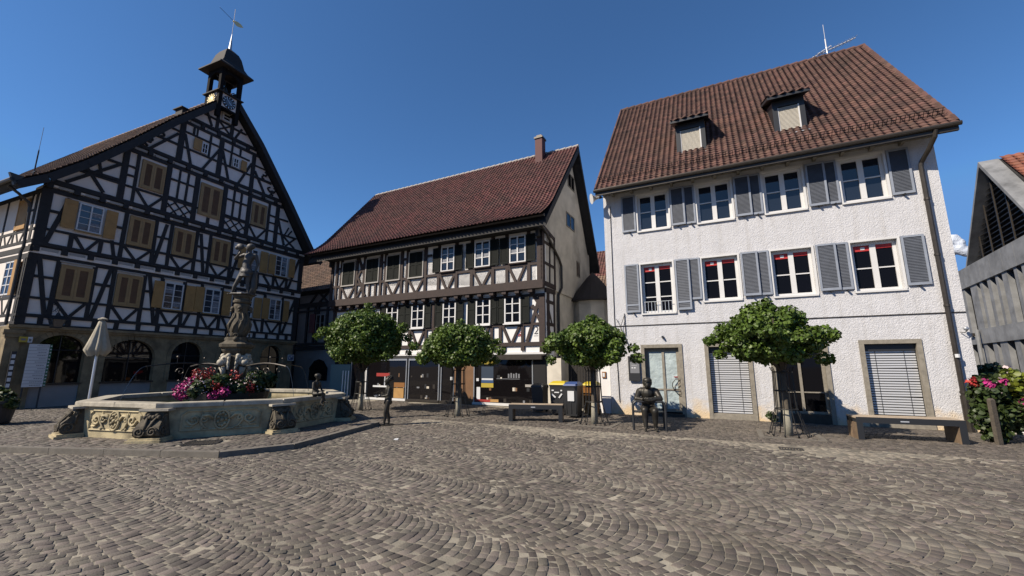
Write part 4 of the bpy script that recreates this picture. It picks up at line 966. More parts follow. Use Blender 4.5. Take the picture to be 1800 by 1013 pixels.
    for x0, x1 in ((3.86, 5.0), (6.7, 7.95)):            # panelled bays with a lattice apron
        x1_, x2_ = x0+(x1-x0)*.33, x0+(x1-x0)*.68
        V(x1_, 10.08, 11.75, k, .10); V(x2_, 10.08, 11.75, k, .10); H(x0, x1, 11.1, .09, k); H(x0, x1, 10.12, .09, k)
        for q in (-.45, 0, .45):
            for sgn in (1, -1):
                m = (x0+x1)/2+q*(x1-x0)*.9; a0, a1 = m-.36*sgn, m+.36*sgn; b0, b1 = 9.32, 10.04
                # clip to the bay
                def cl(xa, za, xb, zb):
                    if xa > xb: xa, za, xb, zb = xb, zb, xa, za
                    if xb <= x0+.02 or xa >= x1-.02: return None
                    if xa < x0: za += (zb-za)*(x0-xa)/(xb-xa); xa = x0
                    if xb > x1: zb = za+(zb-za)*(x1-xa)/(xb-xa); xb = x1
                    return xa, za, xb, zb
                c_ = cl(a0, b0, a1, b1)
                if c_: P_(*c_, .055, k, .001*sgn)
    V(5.85, 9.3, 9.66, k, .14)
    for x0, x1 in ((2.07, 2.36), (9.42, 9.83)): H(x0, x1, 11.0, .10, k); H(x0, x1, 10.55, .08, k)
    # left foot : braces and crosses in the triangle
    P_(.1, 9.35, 1.80, 10.95, .14, k, .002); P_(1.35, 9.35, .62, 10.3, .13, k, .002); H(.45, 1.85, 10.15, .12, k, .001); H(1.3, 1.85, 10.95, .10, k, .001); P_(1.15, 10.2, .98, 10.9, .10, k)
    P_(10.05, 10.9, 10.62, 9.35, .13, k, .002); P_(10.5, 9.95, 11.4, 9.32, .11, k, .001); P_(10.75, 9.35, 11.35, 9.95, .11, k, .002); H(10.05, 11.35, 10.02, .10, k, .001); H(10.05, 10.75, 11.0, .10, k, .001); P_(10.85, 10.1, 11.1, 10.45, .08, k); P_(10.6, 10.05, 10.85, 10.6, .07, k)
    # storey 4
    k = 4
    H(xl(12.2)-.05, xr(12.2)+.05, 12.16, .16, k); H(xl(14.4), xr(14.4), 14.42, .16, k); H(xl(13.0)+.1, xr(13.0)-.1, 13.0, .10, k); H(4.1, 7.7, 13.88, .09, k)
    for x in (4.02, 6.03, 7.98): V(x, 12.2, 14.35, k, .26 if x != 7.98 else .22)
    for x in (4.55, 5.42, 6.62, 7.12): V(x, 13.9, 14.35, k, .09)
    V(4.72, 13.9, 14.35, k, .08); V(5.42, 13.0, 13.9, k, .09); V(6.62, 13.0, 13.9, k, .09)
    for a, b, m in ((4.15, 4.75, 4.7), (5.95, 5.15, 5.1), (6.12, 6.75, 6.7), (7.85, 7.15, 7.1)): P_(a if a < 5 or a > 6.05 and a < 7 else a, 13.75, m+.1*(1 if m < a else -1), 12.22, .12, k, .002)
    P_(3.85, 13.6, 2.75, 12.22, .13, k, .002); P_(8.1, 13.4, 8.85, 12.22, .13, k, .002)
    H(2.75, 3.9, 13.0, .10, k, .001); H(3.35, 3.9, 13.75, .09, k, .001); H(8.1, 9.2, 13.05, .10, k, .001); H(8.1, 8.75, 13.75, .09, k, .001)
    def curly(x, z, s_):
        pts = [(x+s_*.16*math.sin(u*6.3/8), z+.52*u/8) for u in range(9)]
        for p, q in zip(pts, pts[1:]): P_(p[0], p[1], q[0], q[1], .085, k, .003)
        P_(x-.12, z+.3, x+.12, z+.24, .06, k, .003)
    curly(3.1, 13.05, 1); curly(8.75, 13.1, -1); curly(2.35, 12.25, 1); curly(2.65, 12.3, -1); curly(9.2, 12.25, 1); curly(9.45, 12.3, -1); H(2.3, 2.75, 12.55, .12, k, .002); H(9.15, 9.5, 12.5, .12, k, .002)
    # storey 5
    k = 5
    H(xl(14.8)-.05, xr(14.8)+.05, 14.76, .14, k)
    V(5.62, 14.8, 16.1, k, .17); V(6.45, 14.8, 16.1, k, .17); H(5.6, 6.5, 15.42, .09, k); H(5.6, 6.5, 16.12, .12, k)
    P_(5.70, 15.38, 6.35, 14.86, .09, k, .002); P_(6.35, 15.38, 5.70, 14.86, .09, k, .003)
    H(4.9, 5.6, 15.35, .10, k, .001); H(6.5, 7.3, 15.35, .10, k, .001); P_(5.0, 15.6, 5.35, 14.86, .11, k, .002); P_(7.0, 15.55, 6.7, 14.86, .11, k, .002)
    # joist zones
    for z, k, a, b in ((6.36, 1, -.5, 12.3), (9.04, 2, -.5, 12.3), (11.99, 3, 1.8, 10.3), (14.57, 4, 3.9, 8.15)):
        k2 = k+1
        t.rnd(); t.box(a, b, J[k2]+.02, J[k2]+.28, z+.05, z+.12)
        x = a+.05
        while x < b-.1: t.rnd(); t.box(x, x+.20, J[k2]-.04, J[k2]+.3, z-.13, z+.10); x += .86
    t.build('timber_frame', 'timber_dark', B)
    for z, k, a, b in ((6.36, 1, -.4, 12.2), (9.06, 2, -.3, 12.2), (12.0, 3, 1.95, 10.2), (14.58, 4, 4.1, 8.0)):
        x = a+.22
        while x < b-.5: ls = MB(); ls.box(x, x+.52, J[k+1]+.03, J[k+1]+.12, z-.08, z+.035); ls.build('joist_board', 'light_strip', B); x += .86
    for a, b in ((.45, 1.6), (2.4, 3.5), (4.3, 5.3), (6.2, 7.2), (9.9, 11.0)): ls = MB(); ls.box(a, b, J[1]-.045, J[1], 5.955, 6.01); ls.build('joist_board', 'light_strip', B)
    # closed ochre shutters
    for a, b, z0, z1, k in ((.52, 1.57, 4.38, 5.87, 1), (2.44, 3.44, 4.37, 5.87, 1), (2.50, 3.50, 7.27, 8.69, 2), (4.40, 5.38, 7.25, 8.67, 2), (6.30, 7.28, 7.22, 8.65, 2), (2.57, 3.58, 10.13, 11.57, 3), (5.28, 6.43, 9.70, 11.5, 3), (8.24, 9.19, 10.05, 11.5, 3)):
        y = J[k]-.055
        f = MB(); e = .075; f.box(a, b, y, y+.07, z1-e, z1); f.box(a, b, y, y+.07, z0, z0+e); f.box(a, a+e, y, y+.07, z0+e, z1-e); f.box(b-e, b, y, y+.07, z0+e, z1-e); f.build('window_frame', 'ochre_frame', B)
        m = (a+b)/2
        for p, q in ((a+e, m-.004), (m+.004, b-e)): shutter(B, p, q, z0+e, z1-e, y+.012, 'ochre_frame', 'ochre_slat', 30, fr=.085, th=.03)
    # open windows
    for a, b, z0, z1, k, gm_ in ((4.37, 5.24, 4.46, 5.80, 1, 'glass_old'), (6.30, 7.15, 4.47, 5.80, 1, 'glass_old'), (8.25, 9.05, 4.47, 5.80, 1, 'glass_old'), (10.17, 10.98, 4.49, 5.80, 1, 'glass_old'), (.68, 1.52, 7.42, 8.64, 2, 'glass_old'), (8.22, 9.0, 7.30, 8.58, 2, 'glass_old'), (10.20, 11.05, 7.30, 8.62, 2, 'glass_old')):
        casement(B, a, b, z0, z1, J[k]-.06, gm=gm_, fw=.05, mull=.05, trans=(.26, .5, .74), bar=.02, sill=(.04, .05, .06), sillm='ochre_frame', pane_layers=((random.uniform(0, .1), random.uniform(.2, .55), random.randint(0, 1), 'lace_and_glint'), (.6, random.uniform(.75, 1), random.randint(0, 1), 'lace_and_glint')))  # pale pieces paint white reflections into these panes
    for a, b, z0, z1, k in ((3.90, 4.34, 4.47, 5.80, 1), (5.34, 5.80, 4.45, 5.80, 1), (5.82, 6.25, 4.47, 5.83, 1), (7.27, 7.73, 4.44, 5.80, 1), (9.14, 9.60, 4.48, 5.72, 1), (9.68, 10.13, 4.50, 5.78, 1), (11.14, 11.53, 4.45, 5.80, 1),
                            (.18, .62, 7.40, 8.66, 2), (1.60, 2.02, 7.33, 8.63, 2), (7.8, 8.2, 7.27, 8.6, 2), (9.15, 9.64, 7.29, 8.6, 2), (9.72, 10.18, 7.34, 8.58, 2), (11.18, 11.6, 7.36, 8.6, 2)):
        s_ = MB(); y = J[k]-.10; s_.box(a, b, y, y+.035, z0, z1); o = s_.build('shutter', 'ochre_shutter', B)
        
        for zz in (z0+.14, z1-.2): q = MB(); q.box(a+.02, b-.02, y-.012, y-.001, zz, zz+.06); q.build('ledge', 'ochre_shutter', o)
    casement(B, 5.0, 5.32, 13.10, 13.70, J[4]-.05, gm='glass', fw=.05, mull=.03, trans=(.5,), bar=.03); casement(B, 6.74, 7.07, 13.08, 13.64, J[4]-.05, gm='glass', fw=.05, mull=.03, trans=(.5,), bar=.03)
    casement(B, 5.80, 6.32, 15.52, 16.02, J[5]-.05, gm='glass', fw=.09, mull=.0, trans=(.5,), bar=.06, cols=1)
    for a, b, z0, z1 in ((4.58, 4.97, 13.12, 13.76), (7.2, 7.52, 13.05, 13.68)):
        s_ = MB(); s_.box(a, b, J[4]-.09, J[4]-.05, z0, z1); s_.build('shutter', 'ochre_shutter', B)
    # ---- left side wall details (plane x = -.5, seen at a slant, lit by the sun)
    s = MB(); X = -.52
    def SB(y0, z0, y1, z1, wd, e=0.0):
        dy, dz = y1-y0, z1-z0; L = math.hypot(dy, dz); ny, nz = -dz/L*wd/2, dy/L*wd/2
        Q = [(y0+ny, z0+nz), (y0-ny, z0-nz), (y1-ny, z1-nz), (y1+ny, z1+nz)]
        s.rnd(); s.addmesh([(X-e, *p) for p in Q]+[(X+.1, *p) for p in Q], [(3,2,1,0),(4,5,6,7),(1,5,4,0),(2,6,5,1),(3,7,6,2),(0,4,7,3)])
    for z, h in ((3.3, .14), (3.62, .10), (4.33, .10), (6.0, .2), (6.3, .22), (6.62, .12), (7.12, .10), (8.75, .2)): SB(-.25, z, DP, z, h)
    y = .02
    while y < DP:
        SB(y, 3.3, y, 6.0, .2 if y < .1 else .13, .002); SB(y, 6.6, y, 8.7, .2 if y < .1 else .13, .002)
        if y > .1:
            SB(y+.15, 4.3, y+.45, 3.65, .09, .003); SB(y+.85, 4.3, y+.55, 3.65, .09, .003); SB(y+.15, 7.1, y+.45, 6.6, .09, .003); SB(y+.85, 7.1, y+.55, 6.6, .09, .003)
        y += .42 if y < .1 else 1.1
    SB(-.05, 7.95, .45, 7.95, .09)
    s.build('side_timbers', 'timber_dark', B)
    for (y0, y1, z0, z1) in ((.50, 1.42, 7.2, 8.5),):
        f = MB(); f.box(X-.06, X+.02, y0, y1, z0, z0+.1); f.box(X-.06, X+.02, y0, y1, z1-.08, z1); f.box(X-.06, X+.02, y0, y0+.08, z0+.1, z1-.08); f.box(X-.06, X+.02, y1-.08, y1, z0+.1, z1-.08); f.box(X-.05, X+.02, y0+.08, y1-.08, z0+.1, z1-.08)
        f.build('side_shutter', 'ochre_shutter', B)
    f = MB(); a, b, z0, z1 = .62, 1.45, 4.45, 5.85
    f.box(X-.05, X+.02, a, b, z0, z0+.06); f.box(X-.05, X+.02, a, b, z1-.06, z1); f.box(X-.05, X+.02, a, a+.06, z0, z1); f.box(X-.05, X+.02, b-.06, b, z0, z1); f.box(X-.05, X+.02, 1.0, 1.06, z0, z1)
    for q in (.3, .55, .78): f.box(X-.045, X+.02, a, b, z0+(z1-z0)*q-.02, z0+(z1-z0)*q+.02)
    wz = f.build('window', 'white_paint', B); p = MB(); p.box(X-.03, X-.02, a+.05, b-.05, z0+.05, z1-.05); p.build('pane', 'glass_old', wz)
    f = MB(); f.box(X-.09, X-.04, .12, .58, 4.42, 5.86); f.build('side_shutter', 'ochre_shutter', B)
    # ---- roof
    rl = [(-1.50, 8.62), (-.72, 9.22), (.35, 10.32), (1.80, 12.05), (3.35, 14.05), (6.05, 17.15)]
    rr = [(13.25, 8.75), (12.60, 9.22), (10.40, 12.15), (8.08, 15.05), (6.05, 17.15)]
    rf_ = MB(); yA, yB = -.95, DP+.5
    for pl in (rl, rr):
        for (a, b), (c, d_) in zip(pl, pl[1:]):
            dx, dz = c-a, d_-b; L = math.hypot(dx, dz); sg = 1 if pl is rl else -1; nx, nz = sg*dz/L*.16, -abs(dx)/L*.16
            rf_.prism([(a, b), (c, d_), (c+nx, d_+nz), (a+nx, b+nz)], yA, yB)
    rf = rf_.build('roof', 'timber_dark', B)
    for pl in (rl, rr):
        bb = MB()
        for (a, b), (c, d_) in zip(pl, pl[1:]):
            dx, dz = c-a, d_-b; L = math.hypot(dx, dz); sg = 1 if pl is rl else -1; nx, nz = sg*dz/L*.30, -abs(dx)/L*.30
            bb.prism([(a, b+.01), (c, d_+.01), (c+nx, d_+nz), (a+nx, b+nz)], yA-.05, yA-.002)
        bb.build('bargeboard', 'timber_dark', rf)
    for i, ((a, b), (c, d_)) in enumerate(zip(rl, rl[1:])):
        L = math.hypot(c-a, d_-b)
        # eave runs along y : going back.  ux must be such that ux x up points outward (left/up)
        tiled('tiles', 'tile_h', rf, (a, yB, b+.02), (0, -1, 0), (c-a, 0, d_-b), yB-yA, L+.03, .21, .22, wave=.045, lift=.045, seg=4)
    rd = MB()
    for k in range(40): rd.rnd(); yy = 1.3+k*(yB-1.3)/40; rd.tube([(6.05, yy, 17.2), (6.05, yy+.42, 17.23)], [.09, .11], 6)
    rd.build('ridge_tiles', 'tile_h', rf)
    sn = MB()
    for k in range(30):
        q = .02+k*.45; sn.ball((4.9-.0*k, q+1.2, 15.95), .05, 5, 3)
    sn.build('snow_hooks', 'gutter', rf)
    ct = MB(); ct.box(3.9, 4.3, -.3, .3, 14.8, 15.15); ct.box(3.8, 4.4, -.4, .4, 15.15, 15.2); ct.build('roof_hatch', 'timber_dark', rf)
    gt = MB(); gt.tube([(-1.58, yA-.05, 8.66), (-1.58, yB, 8.66)], .08, 8); gt.prism([(-1.68, 8.9), (-1.28, 8.86), (-1.5, 8.45)], yA-.05, yA+.1); gt.build('gutter', 'gutter', B)
    dp = MB(); dp.tube([(-1.5, -.5, 8.5), (-1.2, -.5, 8.3), (-.85, -.42, 8.05), (-.80, -.40, 7.9), (-.72, -.34, 6.3), (-.75, -.30, 6.1), (-.72, -.24, 3.2)], .055, 8); dp.build('downpipe', 'gutter', B)
    # ---- clock turret
    a, b, y0, y1 = 5.14, 6.34, -1.06, .14; T = MB()
    for (xx, yy) in ((a, y0), (b-.18, y0), (a, y1-.18), (b-.18, y1-.18)): T.rnd(); T.box(xx, xx+.2, yy, yy+.2, 15.3, 18.36)
    for zz, h in ((16.84, .10), (15.86, .12), (18.2, .16)):
        T.box(a+.18, b-.18, y0+.01, y0+.14, zz, zz+h); T.box(a+.18, b-.18, y1-.14, y1-.01, zz, zz+h); T.box(a+.01, a+.14, y0+.18, y1-.18, zz, zz+h); T.box(b-.14, b-.01, y0+.18, y1-.18, zz, zz+h)
    # arched heads
    n = 8
    for (p, q, fixed, ax_) in ((a+.18, b-.18, y0, 0), (a+.18, b-.18, y1-.12, 0), (y0+.18, y1-.18, a, 1), (y0+.18, y1-.18, b-.12, 1)):
        cx = (p+q)/2; r = (q-p)/2
        arc = [(cx+r*math.cos(math.pi*i/n), 17.72+.36*math.sin(math.pi*i/n)) for i in range(n+1)]
        for u, v in zip(arc, arc[1:]):
            if ax_ == 0: T.prism([(v[0], v[1]), (u[0], u[1]), (u[0], 18.22), (v[0], 18.22)], fixed+.01, fixed+.12)
            else:
                Q = [(v[0], v[1]), (u[0], u[1]), (u[0], 18.22), (v[0], 18.22)]
                T.addmesh([(fixed+.01, *w_) for w_ in Q]+[(fixed+.12, *w_) for w_ in Q], [(0,1,2,3),(7,6,5,4),(0,4,5,1),(1,5,6,2),(2,6,7,3),(3,7,4,0)])
    tu = T.build('clock_turret', 'turret_wood', B)
    L_ = MB(); L_.box(a-.12, b+.12, y0-.12, y1+.12, 16.78, 16.835); L_.build('ledge', 'timber_dark', tu)
    pn = MB(); pn.box(a+.03, b-.03, y0+.04, y0+.10, 15.96, 16.78); pn.box(a+.04, a+.10, y0+.10, y1-.04, 15.96, 16.78); pn.box(b-.10, b-.04, y0+.1, y1-.04, 15.96, 16.78); pn.build('panel', 'infill_grey', tu)
    dl = MB(); dk = MB(); cx, cz = 5.74, 16.37
    dl.prism([(cx+.37*math.cos(2*math.pi*i/32), cz+.37*math.sin(2*math.pi*i/32)) for i in range(32)], y0+.01, y0+.035); dl_o = dl.build('clock_dial', 'ink', tu)
    dk.prism([(cx+.2*math.cos(2*math.pi*i/24), cz+.2*math.sin(2*math.pi*i/24)) for i in range(24)], y0-.002, y0+.009); dk.build('dial_centre', 'dial', dl_o)
    nm = MB()
    for i in range(12):
        t_ = 2*math.pi*i/12; c_, s2 = math.cos(t_), math.sin(t_); nm.bar(cx+.24*c_, cz+.24*s2, cx+.34*c_, cz+.34*s2, .035, y0-.004, y0+.009)
    nm.bar(cx, cz, cx+.16, cz-.10, .03, y0-.016, y0-.006); nm.bar(cx, cz, cx-.18, cz+.20, .02, y0-.016, y0-.006); nm.build('numerals_and_hands', 'alu', dl_o)
    # sunlit gilded dial on the left face
    gd = MB(); cy = (y0+y1)/2; gq = [(cy+.36*math.cos(2*math.pi*i/32), cz+.36*math.sin(2*math.pi*i/32)) for i in range(32)]
    gd.addmesh([(a-.02, *p) for p in gq]+[(a+.03, *p) for p in gq], [tuple(range(32)), tuple(range(63, 31, -1))]+[(i, i+32, (i+1)%32+32, (i+1)%32) for i in range(32)]); gdo = gd.build('clock_dial', 'ink', tu)
    gs = MB()
    for i in range(12):
        t_ = 2*math.pi*i/12; c_, s2 = math.cos(t_), math.sin(t_); p, q = (cy+.1*c_, cz+.1*s2), (cy+.34*c_, cz+.34*s2); nx, nz = -s2*.03, c_*.03
        gs.face((a-.04, p[0]+nx, p[1]+nz), (a-.04, p[0]-nx, p[1]-nz), (a-.04, q[0]-nx, q[1]-nz), (a-.04, q[0]+nx, q[1]+nz))
    gs.lathe([(.02, 0), (.02, .02)], (a-.05, cy, cz), 8); gs.ball((a-.03, cy, cz), .16, 12, 6, (.15, 1, 1)); gs.build('gilt_rays', 'gold', gdo)
    mx, my = (a+b)/2, (y0+y1)/2
    sq = lambda an: 1/max(abs(math.cos(an)), abs(math.sin(an)))
    cap = MB()
    pr = [(.98, 18.30), (.97, 18.38), (.74, 18.60), (.60, 18.85), (.53, 19.15), (.46, 19.45), (.34, 19.72), (.17, 19.9), (.08, 19.98)]
    cap.lathe([(r, z) for r, z in pr], (mx, my, 0), 24, sq=sq); cap.build('turret_roof', 'tile_dark', tu)
    sp = MB(); sp.lathe([(.10, 19.93), (.075, 20.3), (.035, 20.8), (.012, 21.05)], (mx, my, 0), 8); sp.build('spire', 'zinc', tu)
    rod = MB(); rod.tube([(mx, my, 20.9), (mx, my, 22.75)], .012, 5); rod.tube([(mx-.85, my, 22.15), (mx+.1, my, 21.9)], .012, 5); rod.build('weather_vane_rod', 'black_metal', tu)
    fg = MB(); fg.prism([(mx+.05, 21.84), (mx+.2, 21.76), (mx+.42, 21.84), (mx+.58, 21.96), (mx+.42, 22.06), (mx+.2, 22.06), (mx+.05, 22.0)], my-.01, my+.01); fg.ball((mx, my, 21.92), .06, 8, 6); fg.build('weather_vane', 'gold', tu)
    bl = MB(); bl.lathe([(.19, 17.15), (.16, 17.2), (.12, 17.4), (.08, 17.52), (.02, 17.56)], (mx, my, 0), 12); bl.tube([(mx, my, 17.55), (mx, my, 18.1)], .02, 5); bl.tube([(mx-.5, my, 17.95), (mx+.5, my, 17.95)], .03, 5); bl.build('bell', 'bronze', tu)
    # corner pier of the stone floor
    pc = MB(); pc.box(-.60, -.2, -.10, .02, 0.0, 2.75); pc.box(-.66, -.16, -.15, .05, 2.75, 2.9); pc.box(-.72, -.12, -.19, .08, 2.9, 3.04); pc.build('corner_pier', 'sand_stone', B)
    return B
TH = town_hall()

# things fixed on the town hall
def on_hall(x, y): return to_world(HO, HA, x, y)
def hall_things():
    o = thing('notice_board', 'tall white notice board with green edge hung on the shaded stone arch pier', 'notice board', on_hall(0, 0), HA)
    b = MB(); b.box(0.0, .58, -.36, -.32, .83, 2.50); b.build('panel', 'paper', o)
    b = MB(); b.box(.585, .66, -.365, -.32, .83, 2.50); b.build('edge_strip', 'sign_green', o)
    b = MB()
    for k in range(1, 13): b.box(0.0, .58, -.364, -.361, .83+1.67*k/13-.004, .83+1.67*k/13+.004)
    b.build('divider_lines', 'ink', o)
    b = MB(); random.seed(3)
    for k in range(13):
        z = .83+1.67*(k+.5)/13; x = random.uniform(.16, .34)
        while x < .52: w = random.uniform(.02, .05); b.box(x, x+w, -.364, -.361, z-.012, z+.014); x += w+.012
    b.build('lettering', 'ink_grey', o)
    b = MB()
    for k in range(13): b.box(.60, .645, -.368, -.3655, .87+1.67*k/13, .91+1.67*k/13)
    b.build('arrows', 'paper', o)
    b = MB(); b.tube([(.05, -.30, 0), (.05, -.30, 2.5)], .025, 6); b.tube([(.55, -.30, 0), (.55, -.30, 2.5)], .025, 6); b.build('post', 'graphite', o)
    o = thing('yellow_sign', 'small yellow and white direction sign at the corner of the town hall', 'sign', on_hall(-.28, -.2), HA)
    b = MB(); b.box(0, .24, -.03, 0, 2.56, 2.78); b.build('yellow_panel', 'poster_yellow', o); b = MB(); b.box(.242, .37, -.03, 0, 2.56, 2.78); b.build('white_panel', 'paper', o); b = MB(); b.box(.27, .34, -.035, -.031, 2.6, 2.7); b.box(.05, .18, -.035, -.031, 2.63, 2.70); b.build('lettering', 'ink_grey', o)
    o = thing('bracket_notices', 'column of small white plates on the dark post at the town hall corner', 'sign', on_hall(-.42, -.28), HA)
    b = MB(); b.box(0, .14, 0, .03, .5, 2.2); b.build('post', 'ink', o)
    for k in range(7): b = MB(); b.box(.02, .12, -.01, -.001, .62+.22*k, .76+.22*k); b.build('plate', 'paper', o)
    o = thing('parking_sign', 'small white and blue square sign on the right pier of the town hall', 'sign', on_hall(11.88, -.1), HA)
    b = MB(); b.box(0, .46, -.02, 0, 1.98, 2.36); b.build('plate', 'paper', o); b = MB(); b.box(.05, .41, -.026, -.021, 2.03, 2.31); b.build('blue_field', 'sign_blue', o); b = MB(); b.box(.12, .18, -.03, -.027, 2.08, 2.26); b.box(.22, .34, -.03, -.027, 2.2, 2.26); b.build('symbol', 'paper', o)
    o = thing('wall_lantern', 'old black four-sided wall lantern on scrolled bracket at the town hall', 'lantern', on_hall(.54, -.65), HA)
    b = MB(); b.tube([(0, .5, 4.15), (0, .25, 4.2), (0, 0, 4.05), (0, 0, 3.75)], .018, 6); b.tube([(0, .5, 3.85), (0, .2, 3.95), (0, .05, 4.08)], .012, 6)
    for q in range(8): a_ = q*.8; b.tube([(0, .22+.09*math.cos(a_), 3.92+.09*math.sin(a_)), (0, .22+.09*math.cos(a_+.8), 3.92+.09*math.sin(a_+.8))], .008, 5)
    b.build('bracket', 'black_metal', o)
    b = MB(); b.prismz([(-.13, -.13), (.13, -.13), (.13, .13), (-.13, .13)], 3.2, 3.5, [(-.2, -.2), (.2, -.2), (.2, .2), (-.2, .2)]); b.build('glass_body', 'glass_old', o)
    b = MB(); b.prismz([(-.25, -.25), (.25, -.25), (.25, .25), (-.25, .25)], 3.5, 3.66, [(-.09, -.09), (.09, -.09), (.09, .09), (-.09, .09)]); b.tube([(0, 0, 3.66), (0, 0, 3.78)], [.09, .04], 8)
    for sx in (-1, 1):
        for sy in (-1, 1): b.tube([(sx*.13, sy*.13, 3.2), (sx*.2, sy*.2, 3.5)], .012, 4)
    b.prismz([(-.14, -.14), (.14, -.14), (.14, .14), (-.14, .14)], 3.16, 3.2); b.build('lantern_cap', 'black_metal', o)
    o = thing('roof_mast', 'thin leaning antenna mast on the left slope of the town hall roof', 'antenna', on_hall(1.3, 7.0), HA)
    b = MB(); b.tube([(0, 0, 11.3), (0, 0, 12.9), (.0, 0, 13.0)], [.03, .03, .02], 6); b.tube([(0, 0, 13.0), (0, 0, 14.3)], .010, 5); b.box(-.03, .03, -.2, .2, 11.7, 11.75); b.build('mast', 'black_metal', o)
hall_things()

# ================================================================== N1 house in the shaded corner
def house_n():
    y = 5.5; o_ = to_world(MO, MA, -18.6, y)
    B = thing('corner_house', 'small shaded half-timbered house with red shutter between the town hall and the shops', 'house', o_, MA)
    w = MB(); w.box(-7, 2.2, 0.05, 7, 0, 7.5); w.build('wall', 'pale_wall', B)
    t = MB()
    for z, h in ((2.95, .3), (6.15, .35), (3.25, .15), (5.7, .14), (7.1, .3)): t.box(-4.3, 2.2, -.04, .05, z-h/2, z+h/2)
    for x in (-3.1, -2.25, -1.9, -.9, 0): t.rnd(); t.box(x-.1, x+.1, -.036, .05, 3.2, 6.0)
    t.bar(-1.9, 7.0, -1.0, 6.3, .14, -.03, .05); t.bar(-1.9, 6.3, -1.0, 7.0, .14, -.031, .05); t.bar(-2.9, 6.3, -2.1, 7.1, .14, -.03, .05)
    t.box(-4.4, -4.2, -.05, .05, 0, 7.4)
    t.build('timber_frame', 'timber_dark', B)
    g = MB(); g.box(-5.6, -4.4, -.02, .05, 0, 7); g.build('side_wall', 'cream_wall', B)
    s_ = MB(); s_.box(-2.7, -2.12, -.09, -.045, 4.05, 5.45); s_.build('shutter', 'red_shutter', B)
    casement(B, -2.05, -1.1, 4.05, 5.4, -.05, gm='glass', fm='light_strip'); casement(B, -4.95, -4.5, 4.0, 4.8, -.08, gm='glass', cols=1, fm='light_strip')
    a = MB(); a.prism([(-2.36, .62), (-.47, .62), (-.47, 1.5), (-.9, 2.0), (-1.4, 2.12), (-1.9, 2.0), (-2.36, 1.5)], -.02, -.0); a.build('arch_window', 'shop_glass', B)
    u2 = (0, 4.0, 5.2); L = math.hypot(4.6, 5.2)
    r = MB(); r.addmesh([(-8, -.7, 7.05), (3.5, -.7, 7.05), (3.5, 3.5, 12.0), (-8, 3.5, 12.0), (3.5, 7.6, 7.05), (-8, 7.6, 7.05)], [(0,1,2,3), (3,2,4,5), (0,3,5), (1,4,2), (0,5,4,1)]); rf = r.build('roof', 'timber_dark', B)
    tiled('tiles', 'tile_h', rf, (-8, -.75, 7.08), (1, 0, 0), (0, 4.25, 4.97), 11.5, math.hypot(4.25, 4.97), .21, .22, seg=4, wave=.04)
house_n()

